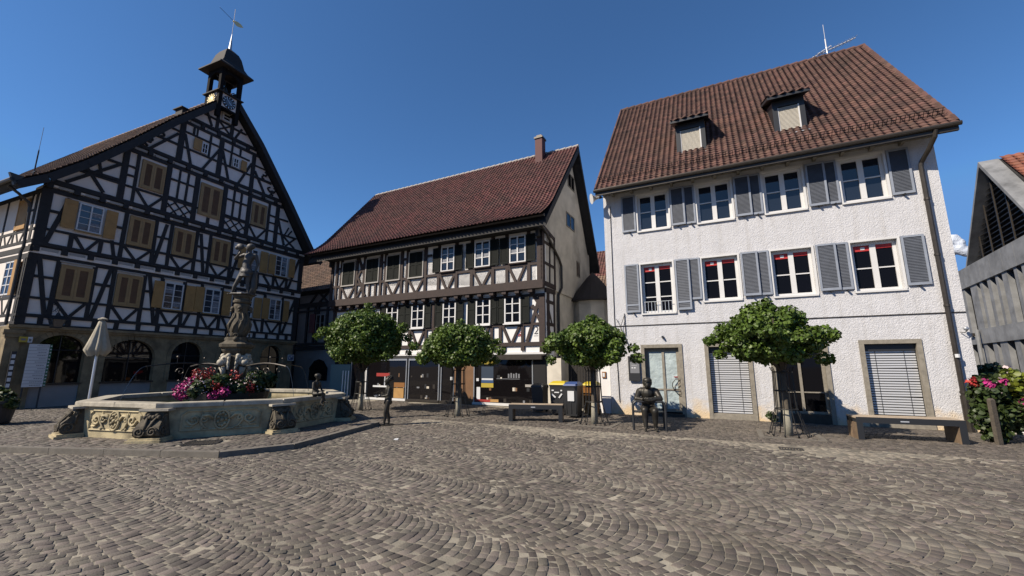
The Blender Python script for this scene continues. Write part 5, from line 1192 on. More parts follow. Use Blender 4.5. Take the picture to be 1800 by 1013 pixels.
# ================================================================== concrete building at the right edge
def house_v():
    # local x runs towards the camera, so use rotation with y pointing into the building
    a = R(57.5+180); O = (18.592*30/17, 17.289*30/17); SC = 30/17
    B = thing('concrete_building', 'modern concrete building with vertical fins and louvred gable beyond the white house', 'building', (O[0], O[1], 1.65*(1-SC)), a); B.scale = (SC, SC, SC)
    X0, X1 = -.6, 9.6
    w = MB(); w.box(X0, X1, .20, 9, 0, 4.74); w.build('wall', 'dark_int', B)
    p = MB(); j = [-.6, 1.19, 2.33, 3.23, 4.21, 5.16, 6.1, 7.1, 8.1, 9.1, 9.6]
    for x, x2 in zip(j, j[1:]): p.rnd(); p.box(x+.008, x2-.008, 0, .4, 4.74, 5.51)
    p.box(X0, X1, .03, .38, 4.76, 5.49)
    p.build('parapet', 'concrete', B)
    b = MB(); b.box(.72, X1, 0, .19, 2.48, 3.02); b.box(X0, .72, 0, .19, 2.48, 2.75); b.build('floor_band', 'concrete', B)
    for x0, x1 in ((X0, .25), (.92, 1.58), (1.89, 2.13), (2.6, 2.88), (3.32, 3.52), (3.87, 4.26), (4.76, 4.98), (5.3, 5.5), (5.9, 6.3), (6.8, 7.0), (7.5, 7.7), (8.2, 8.6), (9.1, 9.3)):
        f = MB(); f.rnd(); f.box(x0, x1, .04, .19, 3.02 if x0 > .7 else 2.75, 4.74); f.build('fin', 'concrete', B)
    for x0, x1 in ((X0, -.2), (.44, .78), (1.05, 1.44), (1.99, 2.34), (2.63, 3.22), (3.77, 4.16), (4.7, 4.95), (5.5, 5.9), (6.5, 6.75), (7.3, 7.7), (8.4, 8.8)):
        f = MB(); f.rnd(); f.box(x0, x1, .04, .19, 0, 2.48); f.build('fin', 'concrete', B)
    ap = 4.0
    lv = MB()
    z = 5.6
    while z < 8.3:
        k = (8.6-z)/(8.6-5.51)*(ap-1.1); lv.rnd(); lv.face((ap-k+.1, .25, z), (ap+k-.1, .25, z), (ap+k-.1, .40, z+.10), (ap-k+.1, .40, z+.10)); lv.face((ap-k+.1, .26, z-.01), (ap+k-.1, .26, z-.01), (ap+k-.1, .26, z+.02), (ap-k+.1, .26, z+.02)); z += .17
    for x in (2.1, 3.0, 3.9, 4.8, 5.7, 6.6): lv.box(x-.015, x+.015, .2, .24, 5.51, 8.55-abs(x-ap)*1.05-.1)
    lv.build('louvres', 'gutter', B)
    bk = MB(); bk.prism([(1.2, 5.52), (ap, 8.45), (ap*2-1.2, 5.52)], .44, .48); bk.build('louvre_backing', 'dark_int', B)
    xr_ = ap*2-1.1
    for q in ([(1.0, 5.512), (1.14, 5.512), (ap, 8.54), (ap, 8.72)], [(ap, 8.54), (xr_-.04, 5.512), (xr_+.10, 5.512), (ap, 8.72)]):
        fr = MB(); fr.prism(q, .0, .5); fr.build('gable_frame', 'concrete', B)
    r = MB(); r.addmesh([(ap, .5, 8.70), (ap*2+.2, .5, 4.6), (ap*2+.2, 9.5, 4.6), (ap, 9.5, 8.70), (.3, .5, 4.9), (.3, 9.5, 4.9)], [(0,1,2,3), (0,3,5,4), (0,4,1)]); rf = r.build('roof', 'timber_dark', B)
    L = math.hypot(ap+.2, 4.1)
    tiled('tiles', 'tile_new', rf, (ap*2+.24, .5, 4.66), (0, 1, 0), (-ap-.2, 0, 4.1), 8.9, L, .24, .22, wave=.03, seg=4)
    dp = MB(); dp.tube([(1.2, -.08, 3.0), (1.3, -.12, 2.6), (1.35, -.12, 0)], .06, 8); dp.build('downpipe', 'concrete', B)
    lt = MB(); lt.box(.25, .62, -.08, 0, 2.80, 2.92); lt.build('light_fitting', 'gutter', B)
house_v()

# ================================================================== fountain
FC = (-7.99, 12.37); FA0 = -36.7; FR = 3.14; ZB = .10; ZR = .86
def octo(r, z=None): return [(FC[0]+r*math.cos(R(FA0+45*k)), FC[1]+r*math.sin(R(FA0+45*k))) for k in range(8)]
def spiral(mb, P, cx, cz, r0, turns, sgn, th=.014, start=0.0, n=20):
    pts = []
    for i in range(n+1):
        q = i/n; a = start+sgn*turns*2*math.pi*q; r = r0*(1-q*.85); pts.append(P(cx+r*math.cos(a), cz+r*math.sin(a)))
    mb.tube(pts, th, 5)
def fountain():
    B = thing('fountain', 'octagonal carved stone fountain basin with ornate column in the square', 'fountain', (0, 0, 0))
    o, i_ = octo(FR-.10), octo(FR-.38)
    b = MB()
    for k in range(8):
        k2 = (k+1) % 8; b.rnd(); b.prismz([o[k], o[k2], i_[k2], i_[k]], ZB-.02, ZR-.10)
    b.build('basin_wall', 'fountain_stone', B)
    ro, ri = octo(FR-.02), octo(FR-.42); r = MB()
    ro2 = octo(FR-.03)
    for k in range(8):
        k2 = (k+1) % 8
        A, B_, C_, D_ = map(Vector, (ro[k], ro[k2], ri[k2], ri[k]))
        for j in range(2):
            t0, t1 = j/2+.002, (j+1)/2-.002; r.rnd()
            q = [A.lerp(B_, t0), A.lerp(B_, t1), D_.lerp(C_, t1), D_.lerp(C_, t0)]
            r.prismz([tuple(w) for w in q], ZR-.095, ZR-.02); m = sum(q, Vector((0, 0)))/4
            r.prismz([tuple(w) for w in q], ZR-.02, ZR, [tuple(w.lerp(m, .03)) for w in q])
    r.build('rim', 'rim_stone', B)
    f = MB(); f.prismz(octo(FR-.4), ZB, ZB+.05); f.build('basin_floor', 'fountain_stone', B)
    wt = MB(); wt.face(*[(p[0], p[1], ZR-.22) for p in octo(FR-.39)]); wt.build('water', 'water', B)
    # carved panels
    for k in range(8):
        cv = MB(); pn = MB()
        k2 = (k+1) % 8; A, Bv = Vector((*o[k], 0)), Vector((*o[k2], 0)); u = (Bv-A).normalized(); n_ = Vector((u.y, -u.x, 0)); L = (Bv-A).length
        mid = (A+Bv)/2
        def P(s_, z, e=.020): return mid+u*s_+n_*e+Vector((0, 0, z))
        hw, z0, z1 = L/2-.42, ZB+.16, ZR-.19
        fr = [(-hw, z0), (hw, z0), (hw, z1-.08), (hw-.08, z1-.02), (hw-.08, z1), (-hw+.08, z1), (-hw+.08, z1-.02), (-hw, z1-.08), (-hw, z0)]
        pn.tube([P(s_, z, .004) for s_, z in fr], .026, 5)
        zc = (z0+z1)/2
        cv.tube([P(.14*math.cos(t), zc+.20*math.sin(t)) for t in [2*math.pi*q/16 for q in range(17)]], .026, 6)
        for q in range(9): t = q*.7; cv.ball(P(.075*math.cos(t), zc+.14*math.sin(t)), .034, 7, 5)
        cv.ball(P(0, zc), .045, 8, 5)
        for sg in (-1, 1):
            S_ = [(sg*(.16), zc+.02), (sg*.24, zc+.11), (sg*.36, zc+.10), (sg*.40, zc-.02), (sg*.33, zc-.14), (sg*.24, zc-.19)]
            cv.tube([P(s_, z) for s_, z in S_], [.03, .036, .036, .03, .022, .012], 6)
            spiral(cv, P, sg*.52, zc+.02, .12, 1.3, -sg, .027, start=0 if sg > 0 else math.pi)
            spiral(cv, P, sg*.34, zc+.02, .07, 1.0, sg, .021)
            cv.tube([P(sg*.45, zc-.02), P(sg*.55, zc-.13), P(sg*.66, zc-.12)], .021, 5); cv.ball(P(sg*.36, zc-.17), .03, 6, 4); cv.tube([P(sg*.36, zc+.08), P(sg*.38, zc+.19)], [.018, .006], 5)
        pn.build('panel_moulding', 'fountain_stone', B); cv.build('panel_carving', 'fountain_stone', B, smooth=True)
    # volute consoles at the eight corners
    for k in range(8):
        an = R(FA0+45*k); d_ = Vector((math.cos(an), math.sin(an), 0)); s_ = Vector((-d_.y, d_.x, 0)); O_ = Vector((FC[0], FC[1], 0))+d_*(FR-.16)
        c = MB(); h = ZR-.12-ZB-.09; zb = ZB+.09
        prof = [(.02, 0), (.26, 0), (.34, .05), (.36, .14), (.32, .23), (.24, .31), (.16, .40), (.12, .50), (.13, h), (-.05, h), (-.05, 0)]
        for sg, wd in ((0, .25),):
            v = []
            for ww in (-wd, wd):
                for (r_, z) in prof:
                    tp = 1-.35*min(1, max(0, (z-.1)/.4)); v.append(O_+d_*r_+s_*(ww*tp)+Vector((0, 0, zb+z)))
            n = len(prof); c.addmesh(v, [tuple(range(n-1, -1, -1)), tuple(range(n, 2*n))]+[(i, (i+1) % n, (i+1) % n+n, i+n) for i in range(n)])
        co = c.build('corner_console', 'carve_stone', B)
        e = MB()
        for sg in (-1, 1):
            Pf = lambda x, z: O_+d_*(.36-.0*x+(.0 if z < .2 else -(z-.2)*.75))+s_*(x)+Vector((0, 0, zb+z))
            spiral(e, Pf, sg*.12, .12, .10, 1.6, sg, .020)
            e.tube([Pf(sg*.03, .16), Pf(sg*.06, .3), Pf(sg*.10, .42)], [.03, .028, .02], 6)
            Ps = lambda x, z: O_+d_*(x)+s_*(sg*(.255 - .1*min(1, max(0, (z-.1)/.4))))+Vector((0, 0, zb+z))
            spiral(e, Ps, .22, .12, .11, 1.5, 1, .020); e.tube([Ps(.12, .2), Ps(.10, .35), Ps(.06, .48)], [.03, .025, .015], 6); e.ball(Ps(.08, .44), .05, 7, 5)
            for q in range(3): e.ball(Pf(sg*(.03+.05*q), .40+.03*(q % 2)), .045, 7, 5)
        e.build('acanthus_carving', 'carve_stone', co, smooth=True)
        pl = MB(); v0 = O_
        def rect(r0, r1, ww): return [tuple((O_+d_*r0-s_*ww)[:2]), tuple((O_+d_*r1-s_*ww)[:2]), tuple((O_+d_*r1+s_*ww)[:2]), tuple((O_+d_*r0+s_*ww)[:2])]
        pl.prismz(rect(-.05, .42, .32), ZB-.02, ZB+.05); pl.prismz(rect(-.05, .38, .29), ZB+.05, ZB+.088); pl.build('console_plinth', 'fountain_stone', co)
        pc = MB(); pc.prismz(rect(-.05, .20, .28), ZR-.15, ZR-.10); pc.build('console_cap', 'rim_stone', co)
    # column
    C = MB(); cx, cy = FC; cx += .04; sq = lambda an: min(1.25, 1/max(abs(math.cos(an)), abs(math.sin(an))))
    C.lathe([(.33, ZB), (.33, 1.0), (.27, 1.05), (.235, 1.1), (.235, 1.98), (.27, 2.03), (.30, 2.08), (.30, 2.13), (.355, 2.18), (.365, 2.26), (.29, 2.31), (.25, 2.36), (.245, 2.46)], (cx, cy, 0), 24, sq=sq)
    C.build('column_pedestal', 'carve_stone', B)
    V_ = MB(); V_.lathe([(.19, 2.46), (.22, 2.54), (.265, 2.66), (.27, 2.80), (.235, 2.96), (.18, 3.08), (.165, 3.18), (.17, 3.26), (.20, 3.34), (.205, 3.40), (.18, 3.44)], (cx, cy, 0), 24)
    for q in range(11):
        a_ = 2*math.pi*q/11; w_ = .05*math.sin(q*2.1)
        V_.tube([(cx+.25*math.cos(a_), cy+.25*math.sin(a_), 2.60), (cx+.285*math.cos(a_+.2), cy+.285*math.sin(a_+.2), 2.80+w_), (cx+.21*math.cos(a_+.5), cy+.21*math.sin(a_+.5), 3.0+w_), (cx+.185*math.cos(a_+.3), cy+.185*math.sin(a_+.3), 3.16)], [.02, .035, .03, .012], 6)
        if q % 2: V_.ball((cx+.24*math.cos(a_+.3), cy+.24*math.sin(a_+.3), 2.9+w_), .045, 7, 5)
    for q in range(4):
        a_ = R(200+90*q); V_.ball((cx+.22*math.cos(a_), cy+.22*math.sin(a_), 3.30), .065, 8, 6); V_.ball((cx+.25*math.cos(a_), cy+.25*math.sin(a_), 3.22), .04, 8, 6)
        V_.ball((cx+.27*math.cos(a_), cy+.27*math.sin(a_), 2.40), .075, 8, 6); spiral(V_, lambda x, z, a_=a_: Vector((cx+.27*math.cos(a_)+x*math.sin(a_), cy+.27*math.sin(a_)-x*math.cos(a_), 2.50+z)), 0, 0, .07, 1.2, 1, .016)
    V_.build('column_vase', 'carve_stone', B, smooth=True)
    K = MB(); K.lathe([(.18, 3.44), (.235, 3.47), (.24, 3.52), (.205, 3.55), (.205, 3.60), (.25, 3.64), (.255, 3.70)], (cx, cy, 0), 20); K.build('column_capital', 'carve_stone', B)
    # lion masks with spouts and jets
    for q in range(4):
        a_ = R(245+90*q); dx, dy = math.cos(a_), math.sin(a_); mm = MB(); px, py = cx+dx*.29, cy+dy*.29
        mm.ball((px, py, 1.80), .135, 12, 8, (1, 1, 1.1)); mm.ball((px+dx*.12, py+dy*.12, 1.74), .10, 8, 6)
        for s2 in (-1, 1):
            mm.ball((px-dy*.12*s2, py+dx*.12*s2, 1.93), .07, 8, 5); mm.ball((px+dx*.1-dy*.07*s2, py+dy*.1+dx*.07*s2, 1.86), .035, 6, 4)
            for r_ in range(3): mm.tube([(px-dy*.14*s2, py+dx*.14*s2, 1.9-.1*r_), (px-dy*.2*s2+dx*.03, py+dx*.2*s2+dy*.03, 1.78-.12*r_)], [.05, .02], 6)
        mm.tube([(px+dx*.05, py+dy*.05, 1.62), (px, py, 1.35)], [.09, .04], 8)
        mm.build('lion_mask', 'rim_stone', B, smooth=True)
        sp = MB(); ln = 1.75
        pts = [(px+dx*(.1+ln*u/8), py+dy*(.1+ln*u/8), 1.62+.10*math.sin(u/8*3)) for u in range(9)]; sp.tube(pts, .018, 6)
        for u in (3, 5): spiral(sp, lambda x, z, u=u: Vector((px+dx*(ln*u/8+x), py+dy*(ln*u/8+x), 1.50+z)), 0, 0, .11, 1.2, 1, .010)
        sp.tube([pts[5], (pts[5][0], pts[5][1], pts[5][2]+.14)], .008, 4); sp.ball((pts[5][0], pts[5][1], pts[5][2]+.16), .035, 6, 4)
        sp.build('water_spout', 'gutter', B)
        jt = MB(); e = pts[-1]; jt.tube([(e[0]+dx*.45*(u/8), e[1]+dy*.45*(u/8), e[2]-.98*(u/8)**2) for u in range(9)], [.007-.0003*u for u in range(9)], 6); jt.build('water_jet', 'glass_old', B)
    return B
fountain()
def grate(name, label, c, w, l, a, z):
    o = thing(name, label, 'drain cover', (c[0], c[1], z), a); g = MB(); g.box(-w/2, w/2, -l/2, -l/2+.03, -.01, .006); g.box(-w/2, w/2, l/2-.03, l/2, -.01, .006); g.box(-w/2, -w/2+.03, -l/2+.03, l/2-.03, -.01, .006); g.box(w/2-.03, w/2, -l/2+.03, l/2-.03, -.01, .006)
    g.build('frame', 'grate', o); b = MB(); x = -w/2+.05
    while x < w/2-.05: b.box(x, x+.025, -l/2+.03, l/2-.03, -.01, .002); x += .05
    b.build('bars', 'grate', o)
grate('drain_grate', 'iron slotted drain grate on the fountain terrace below the basin', (-6.35, 9.12), .62, .5, R(20), ZB+.002)
grate('manhole_cover', 'small iron drain cover in the cobbles in front of the white house', (5.62, 8.98), .42, .26, R(-27), .006)

# ------------------------------------------------------------------ leaves, shrubs, trees
def leaf_cloud(centres, radii, n, size, seed, up=.35, squash=1.0):
    g = np.random.default_rng(seed); c = np.asarray(centres, float); r = np.asarray(radii, float)
    w = r**2; idx = g.choice(len(c), n, p=w/w.sum())
    d_ = g.normal(size=(n, 3)); d_ /= np.linalg.norm(d_, axis=1, keepdims=True)
    rad = r[idx]*(0.5+.6*g.random(n)**.8)
    p = c[idx]+d_*rad[:, None]*np.array([1, 1, squash])
    nr = d_*.8+g.normal(size=(n, 3))*.55; nr[:, 2] += up; nr /= np.linalg.norm(nr, axis=1, keepdims=True)
    t = np.cross(nr, g.normal(size=(n, 3))); t /= np.linalg.norm(t, axis=1, keepdims=True); b = np.cross(nr, t)
    s_ = size*(.6+.8*g.random(n))[:, None]
    # maple-like leaf: 5 point outline bent along its rib
    prof = [(-.5, 0, 0), (-.28, .42, -.05), (.10, .52, -.10), (.55, 0, .06), (.10, -.52, -.10), (-.28, -.42, -.05)]
    V = np.stack([p+t*s_*a+b*s_*q+nr*s_*h for a, q, h in prof], axis=1)
    base = np.arange(n)[:, None]*6; F = np.concatenate([base+np.array([0, 1, 2, 3]), base+np.array([0, 3, 4, 5])]); rn = g.random(n)
    return V.reshape(-1, 3), F, np.concatenate([rn, rn])

def tree(loc, label, rx, z0, z1, seed, n=8500, irregular=0.0, off=(0, 0), trunk_r=.085, flat=1.0, leaf=.072):
    T = thing('globe_tree', label, 'tree', (loc[0], loc[1], 0), 0, 'small clipped maples with iron guards')
    g = random.Random(seed); h = (z1-z0)/2; zc = (z0+z1)/2
    cs, rs = [], []
    nc = 90
    for i in range(nc):
        ph = math.acos(1-2*(i+.5)/nc); th = i*2.399963
        k = 1+irregular*g.uniform(-.9, .5); rr = .60*k
        x = math.sin(ph)*math.cos(th)*rx*rr; y = math.sin(ph)*math.sin(th)*rx*rr; z = math.cos(ph)*h*.66*(1+irregular*g.uniform(-.4, .5))
        if z < -h*.45: z *= .75
        cs.append((x+off[0], y+off[1], zc+z)); rs.append(g.uniform(.20, .36)*(rx/1.6)*(1-.25*irregular))
    for i in range(16): a = g.uniform(0, 6.28); q = g.uniform(0, .45)*rx; cs.append((q*math.cos(a)+off[0], q*math.sin(a)+off[1], zc+g.uniform(-.4, .5)*h)); rs.append(.4*rx/1.6)
    if irregular:
        for i in range(16):
            a = g.uniform(0, 6.28); q = rx*g.uniform(.75, .98); cs.append((q*math.cos(a)+off[0], q*math.sin(a)+off[1], zc+g.uniform(-.55, .35)*h)); rs.append(g.uniform(.14, .24))
        cs.append((off[0]+.05, off[1], z1-.06)); rs.append(.16)
    V, F, rn = leaf_cloud(cs, rs, n, leaf, seed, squash=.85*flat); np_mesh('crown', V, F, 'leaf', rn, parent=T)
    t = MB(); t.tube([(0, 0, 0), (.01, 0, .6), (.0, .01, 1.2), (0, 0, z0+.25)], [trunk_r*1.15, trunk_r, trunk_r*.92, trunk_r*.85], 10)
    for i in range(9):
        a = i*.7+g.uniform(-.2, .2); q = rx*g.uniform(.45, .75); zz = zc+g.uniform(-.3, .5)*h
        t.tube([(0, 0, z0+.1), (off[0]*.4+q*.35*math.cos(a), off[1]*.4+q*.35*math.sin(a), z0+.1+(zz-z0)*.55), (off[0]+q*math.cos(a), off[1]+q*math.sin(a), zz)], [trunk_r*.6, trunk_r*.4, .012], 6)
    t.build('trunk', 'bark', T, smooth=True)
    lw = MB(); lw.tube([(0, 0, .0), (.005, 0, .35), (.01, 0, .62)], [trunk_r*1.2, trunk_r*1.1, trunk_r*1.04], 10); lw.build('pale_trunk_foot', 'bark_pale', T, smooth=True)  # lowest stretch of the trunk in a paler bark colour
    return T
def guard(loc, label):
    G = thing('tree_guard', label, 'tree guard', (loc[0], loc[1], 0), 0, 'iron guards round the tree trunks'); b = MB()
    for i in range(10):
        a = 2*math.pi*i/10+.2; c, s_ = math.cos(a), math.sin(a)
        b.tube([(c*.42, s_*.42, 0), (c*.24, s_*.24, .62), (c*.21, s_*.21, 1.50), (c*.26, s_*.26, 1.62)], .011, 5)
        b.tube([(c*.42, s_*.42, 0), (c*.46, s_*.46, .05)], .018, 5)
    b.build('bars', 'black_metal', G)
    for z, q in ((.62, .24), (1.05, .225), (1.50, .21)): r = MB(); r.tube([(q*math.cos(2*math.pi*i/20), q*math.sin(2*math.pi*i/20), z) for i in range(21)], .014, 5); r.build('ring', 'black_metal', G)
def treepit(loc, a=RA):
    k = MB(); c, s_ = math.cos(a), math.sin(a)
    def q(w): return [(loc[0]+x*c-y*s_, loc[1]+x*s_+y*c) for x, y in ((-w, -w), (w, -w), (w, w), (-w, w))]
    o, i_ = q(.66), q(.54)
    for j in range(4): k.rnd(); k.prismz([o[j], o[(j+1) % 4], i_[(j+1) % 4], i_[j]], -.02, .016)
    struct(k.build('tree_pit_kerb', 'kerb'))
TL = [((-5.72, 16.55), 'large round maple on the left, between the fountain and the left shop window', 1.86, 1.28, 4.05, 21, 40000, 0.12, (0, 0), 1.0),
      ((-1.81, 14.64), 'flat round maple left of the shop with the yellow poster', 1.56, 1.38, 3.18, 22, 33000, 0.14, (0, 0), 1.0),
      ((2.39, 12.76), 'round maple beside the bins in front of the gap between houses', 1.38, 1.38, 3.12, 23, 28000, .28, (-.05, 0), 1.0),
      ((6.67, 10.67), 'ragged spreading maple in front of the white house', 1.40, 1.40, 3.28, 24, 30000, .55, (-.30, 0), .9)]
for p, lb, rx, z0, z1, sd, n, ir, of, fl in TL:
    tree(p, lb, rx, z0, z1, sd, n, ir, of, flat=fl)
    guard(p, 'black iron rod guard around the trunk of the ' + lb.split(',')[0].split(' in front')[0].split(' left of')[0].split(' beside')[0]); treepit(p)

def shrub(name, label, loc, blobs, n, size, lm='leaf_shrub', petals=(), cat='shrub', group=None, z=0):
    B = thing(name, label, cat, (loc[0], loc[1], z), 0, group)
    V, F, rn = leaf_cloud([b[:3] for b in blobs], [b[3] for b in blobs], n, size, int(abs(loc[0]*100))+5); np_mesh('foliage', V, F, lm, rn, parent=B)
    for (pm, pb, pn_, ps) in petals:
        V, F, rn = leaf_cloud([b[:3] for b in pb], [b[3] for b in pb], pn_, ps, int(abs(loc[1]*100))+pn_, up=.1); np_mesh('blossoms', V, F, pm, rn, parent=B)
    return B
def flowerbed():
    bl = []; g = random.Random(4)
    for i in range(26): a = 2*math.pi*i/26; q = g.uniform(.60, .90); bl.append((q*math.cos(a), q*math.sin(a), g.uniform(.95, 1.30), g.uniform(.16, .25)))
    mag = [(-1.15, -.45, 1.0, .22), (-1.0, -.75, .95, .22), (-1.2, -.1, 1.15, .2), (.2, -1.1, .88, .12), (.45, -1.0, .98, .14)]
    red = [(-.55, -.7, 1.42, .17), (-.25, -.75, 1.44, .16), (.5, -.65, 1.40, .15), (.85, -.5, 1.05, .2), (.2, -.95, 1.15, .15), (-.8, -.5, 1.4, .15)]
    pale = [(-.9, -.75, 1.15, .22), (-.5, -1.0, 1.05, .25), (-.1, -1.05, 1.1, .2), (.65, -.8, 1.3, .22), (.95, -.5, 1.25, .2), (-.3, -.9, 1.3, .2), (1.1, -.2, 1.0, .2)]
    mag, red, pale = [[(x*.88, y*.88, z, r) for x, y, z, r in L_] for L_ in (mag, red, pale)]
    B = shrub('flower_ring', 'ring of magenta, red and pale flowers planted around the fountain column', FC, bl, 6500, .10, petals=(('petal_magenta', mag, 1000, .045), ('petal_red', red, 480, .040), ('petal_pale', pale, 230, .030)), cat='flowers')
    t = MB(); t.lathe([(.6, .66), (.92, .66), (.98, .92), (.6, .92)], (0, 0, 0), 24); t.build('trough', 'black_metal', B)
flowerbed()
shrub('flowering_shrub', 'green and lime flowering shrub with pink blooms at the right corner of the white house', (10.9, 9.75),
      [(-.35, 0, .5, .3), (-.1, .1, .9, .35), (-.25, 0, 1.15, .3), (.1, 0, .65, .33), (.35, .1, 1.0, .35), (-.3, -.05, .2, .22), (.3, .05, .5, .3)], 3200, .095,
      petals=(('leaf_lime', [(.15, -.15, 1.28, .28), (.45, -.1, 1.2, .22), (.3, -.25, 1.12, .2)], 620, .085), ('petal_magenta', [(-.35, -.15, 1.25, .12), (-.1, -.2, 1.3, .09)], 130, .06), ('petal_pale', [(-.25, -.2, 1.2, .2), (.6, 0, .6, .3)], 60, .05), ('petal_red', [(-.55, 0, 1.3, .1)], 60, .05)))
shrub('magenta_shrub', 'shrub covered in magenta blossoms at the right edge of the square', (11.62, 9.55),
      [(-.3, 0, .75, .35), (.1, 0, .9, .4), (.3, 0, .5, .4), (-.1, 0, 1.15, .3)], 1800, .09, petals=(('petal_magenta', [(-.35, -.2, .75, .32), (0, -.2, .85, .4), (.3, -.2, .6, .35), (0, -.2, 1.2, .25)], 2200, .06),))
shrub('dark_shrub', 'dark green bush with white blooms against the concrete building', (13.3, 11.9),
      [(-.4, 0, 1.15, .38), (0, 0, 1.30, .4), (.4, 0, 1.15, .4), (-.2, 0, 1.2, .45), (.3, 0, 1.0, .5), (0, 0, .5, .5)], 3600, .10, petals=(('petal_pale', [(.35, -.35, 1.2, .12), (0, -.3, 1.55, .1), (-.5, -.3, 1.1, .1)], 70, .09),))
def stake():
    o = thing('wooden_post', 'grey wooden post standing in front of the flowering shrubs', 'post', (10.35, 9.45, 0)); b = MB(); b.prismz([(-.05, -.04), (.05, -.04), (.05, .04), (-.05, .04)], 0, .92); b.build('shaft', 'bark', o)
    b = MB(); b.prismz([(-.05, -.04), (.05, -.04), (.05, .04), (-.05, .04)], .92, .96, [(-.03, -.02), (.03, -.02), (.03, .02), (-.03, .02)]); b.build('cap', 'bark', o)
stake()
def low_wall():
    o = thing('low_wall', 'low cream wall with dark coping behind the flowering shrubs', 'wall', to_world(RO, RA, 9.7, .3), RA); b = MB(); b.box(0, 5, 0, .3, 0, .42); b.build('wall', 'infill_cream', o); b = MB(); b.box(-.02, 5.02, -.04, .34, .422, .50); b.build('coping', 'gutter', o)
low_wall()
def planter():
    loc = (-14.9, 12.6)
    o = thing('plant_pot', 'round black plant pot with trailing leaves at the left edge of the square', 'plant pot', (loc[0], loc[1], 0)); b = MB(); b.lathe([(.34, 0), (.38, .05), (.46, .55), (.50, .58), (.50, .66), (.44, .66), (.42, .58)], n=20); b.build('pot', 'pot', o)
    V, F, rn = leaf_cloud([(.3, 0, .75, ), (.5, 0, .6), (0, 0, .85), (-.3, .2, .8)], [.2, .16, .22, .2], 700, .09, 9); np_mesh('foliage', V, F, 'leaf_shrub', rn, parent=o)
planter()
o = shrub('weed_tuft', 'small potted box plant against the white house foot between two openings', to_world(RO, RA, 4.78, -.22), [(0, 0, .2, .12), (.1, 0, .12, .1)], 260, .05)

# ------------------------------------------------------------------ benches
def bench(name, label, loc, a, L, D):
    o = thing(name, label, 'bench', (loc[0], loc[1], 0), a, 'steel framed timber benches'); h = .50
    s_ = MB(); n = 6
    for i in range(n): s_.rnd(); s_.box(.0, L, i*D/n+.004, (i+1)*D/n-.004, h-.035, h)
    s_.build('seat', 'bench_wood', o)
    f = MB(); w = .12
    f.box(0, L, -.012, 0, h-.13, h-.002); f.box(0, w, -.013, .0, 0, h-.13); f.box(L-w, L, -.013, .0, 0, h-.13); f.box(0, L, D, D+.012, h-.13, h-.002); f.box(0, w, D, D+.013, 0, h-.13); f.box(L-w, L, D, D+.013, 0, h-.13)
    f.box(.02, L-.02, .0, D, h-.13, h-.036); f.build('frame', 'graphite', o)
    for x in (0, L-w):
        g = MB()
        for i in range(4): g.rnd(); g.box(x-.004 if x == 0 else x, x+w+(.004 if x else 0), i*D/4+.003, (i+1)*D/4-.003, 0, h-.132)
        g.build('leg', 'bench_side', o)
    p = MB(); p.box(L*.42, L*.50, -.016, -.0125, h-.085, h-.06); p.build('maker_plate', 'alu', o)
bench('bench', 'timber topped bench between the bins and the second maple', (-.10, 13.30), R(-10.5), 1.62, .50)
bench('bench', 'longer timber topped bench under the rightmost blind of the white house', (7.90, 10.12), R(-21.5), 1.92, .60)

# ------------------------------------------------------------------ bins
def bin_(label, loc, a, w, d_, h, lid, body='bin_body', paper=None):
    o = thing('wheelie_bin', label, 'bin', (loc[0], loc[1], 0), a, 'wheeled bins beside the shops'); b = MB()
    b.prismz([(-w*.42, -d_*.42), (w*.42, -d_*.42), (w*.42, d_*.42), (-w*.42, d_*.42)], .06, h-.06, [(-w*.5, -d_*.5), (w*.5, -d_*.5), (w*.5, d_*.5), (-w*.5, d_*.5)])
    b.prismz([(-w*.52, -d_*.52), (w*.52, -d_*.52), (w*.52, d_*.52), (-w*.52, d_*.52)], h-.10, h-.05)
    for x in (-w*.35, 0, w*.35): b.box(x-.012, x+.012, -d_*.47, -d_*.40, .15, h*.6)
    b.build('body', body, o)
    l = MB(); l.prismz([(-w*.54, -d_*.56), (w*.54, -d_*.56), (w*.54, d_*.52), (-w*.54, d_*.52)], h-.048, h, [(-w*.50, -d_*.5), (w*.50, -d_*.5), (w*.50, d_*.5), (-w*.50, d_*.5)])
    l.prismz([(-w*.50, -d_*.5), (w*.50, -d_*.5), (w*.50, d_*.5), (-w*.50, d_*.5)], h, h+.07, [(-w*.38, -d_*.2), (w*.38, -d_*.2), (w*.38, d_*.4), (-w*.38, d_*.4)])
    l.tube([(-w*.4, d_*.58, h), (w*.4, d_*.58, h)], .018, 6); l.build('lid', lid, o)
    for x in (-w*.4, w*.4):
        q = MB(); q.tube([(x-.03, d_*.42, .1), (x+.03, d_*.42, .1)], .10, 12); q.build('wheel', 'black_metal', o)
    if paper == 'sheet': p = MB(); p.box(-.10, .12, -d_*.5-.012, -d_*.5-.004, h*.50, h*.80); p.build('sticker', 'paper', o)
    if paper == 'marks':
        p = MB(); y = -d_*.5-.010; p.bar(-.20, h*.66, -.06, h*.56, .05, y, y+.006); p.bar(.06, h*.55, .17, h*.68, .05, y, y+.006); p.box(-.10, .07, y, y+.006, h*.70, h*.735); p.box(-.2, -.12, y, y+.006, h*.76, h*.80); p.box(.12, .18, y, y+.006, h*.76, h*.8); p.build('sticker', 'paper', o)
bin_('closed black litter bin left of the yellow lidded bin', (1.02, 15.95), RA, .46, .5, .95, 'bin_body')
bin_('black bin with yellow lid and white tape marks', (1.66, 15.05), RA, .56, .55, 1.06, 'bin_yellow', paper='marks')
bin_('black bin with blue lid and white paper sticker', (2.02, 14.35), RA, .46, .56, 1.06, 'bin_blue', paper='sheet')
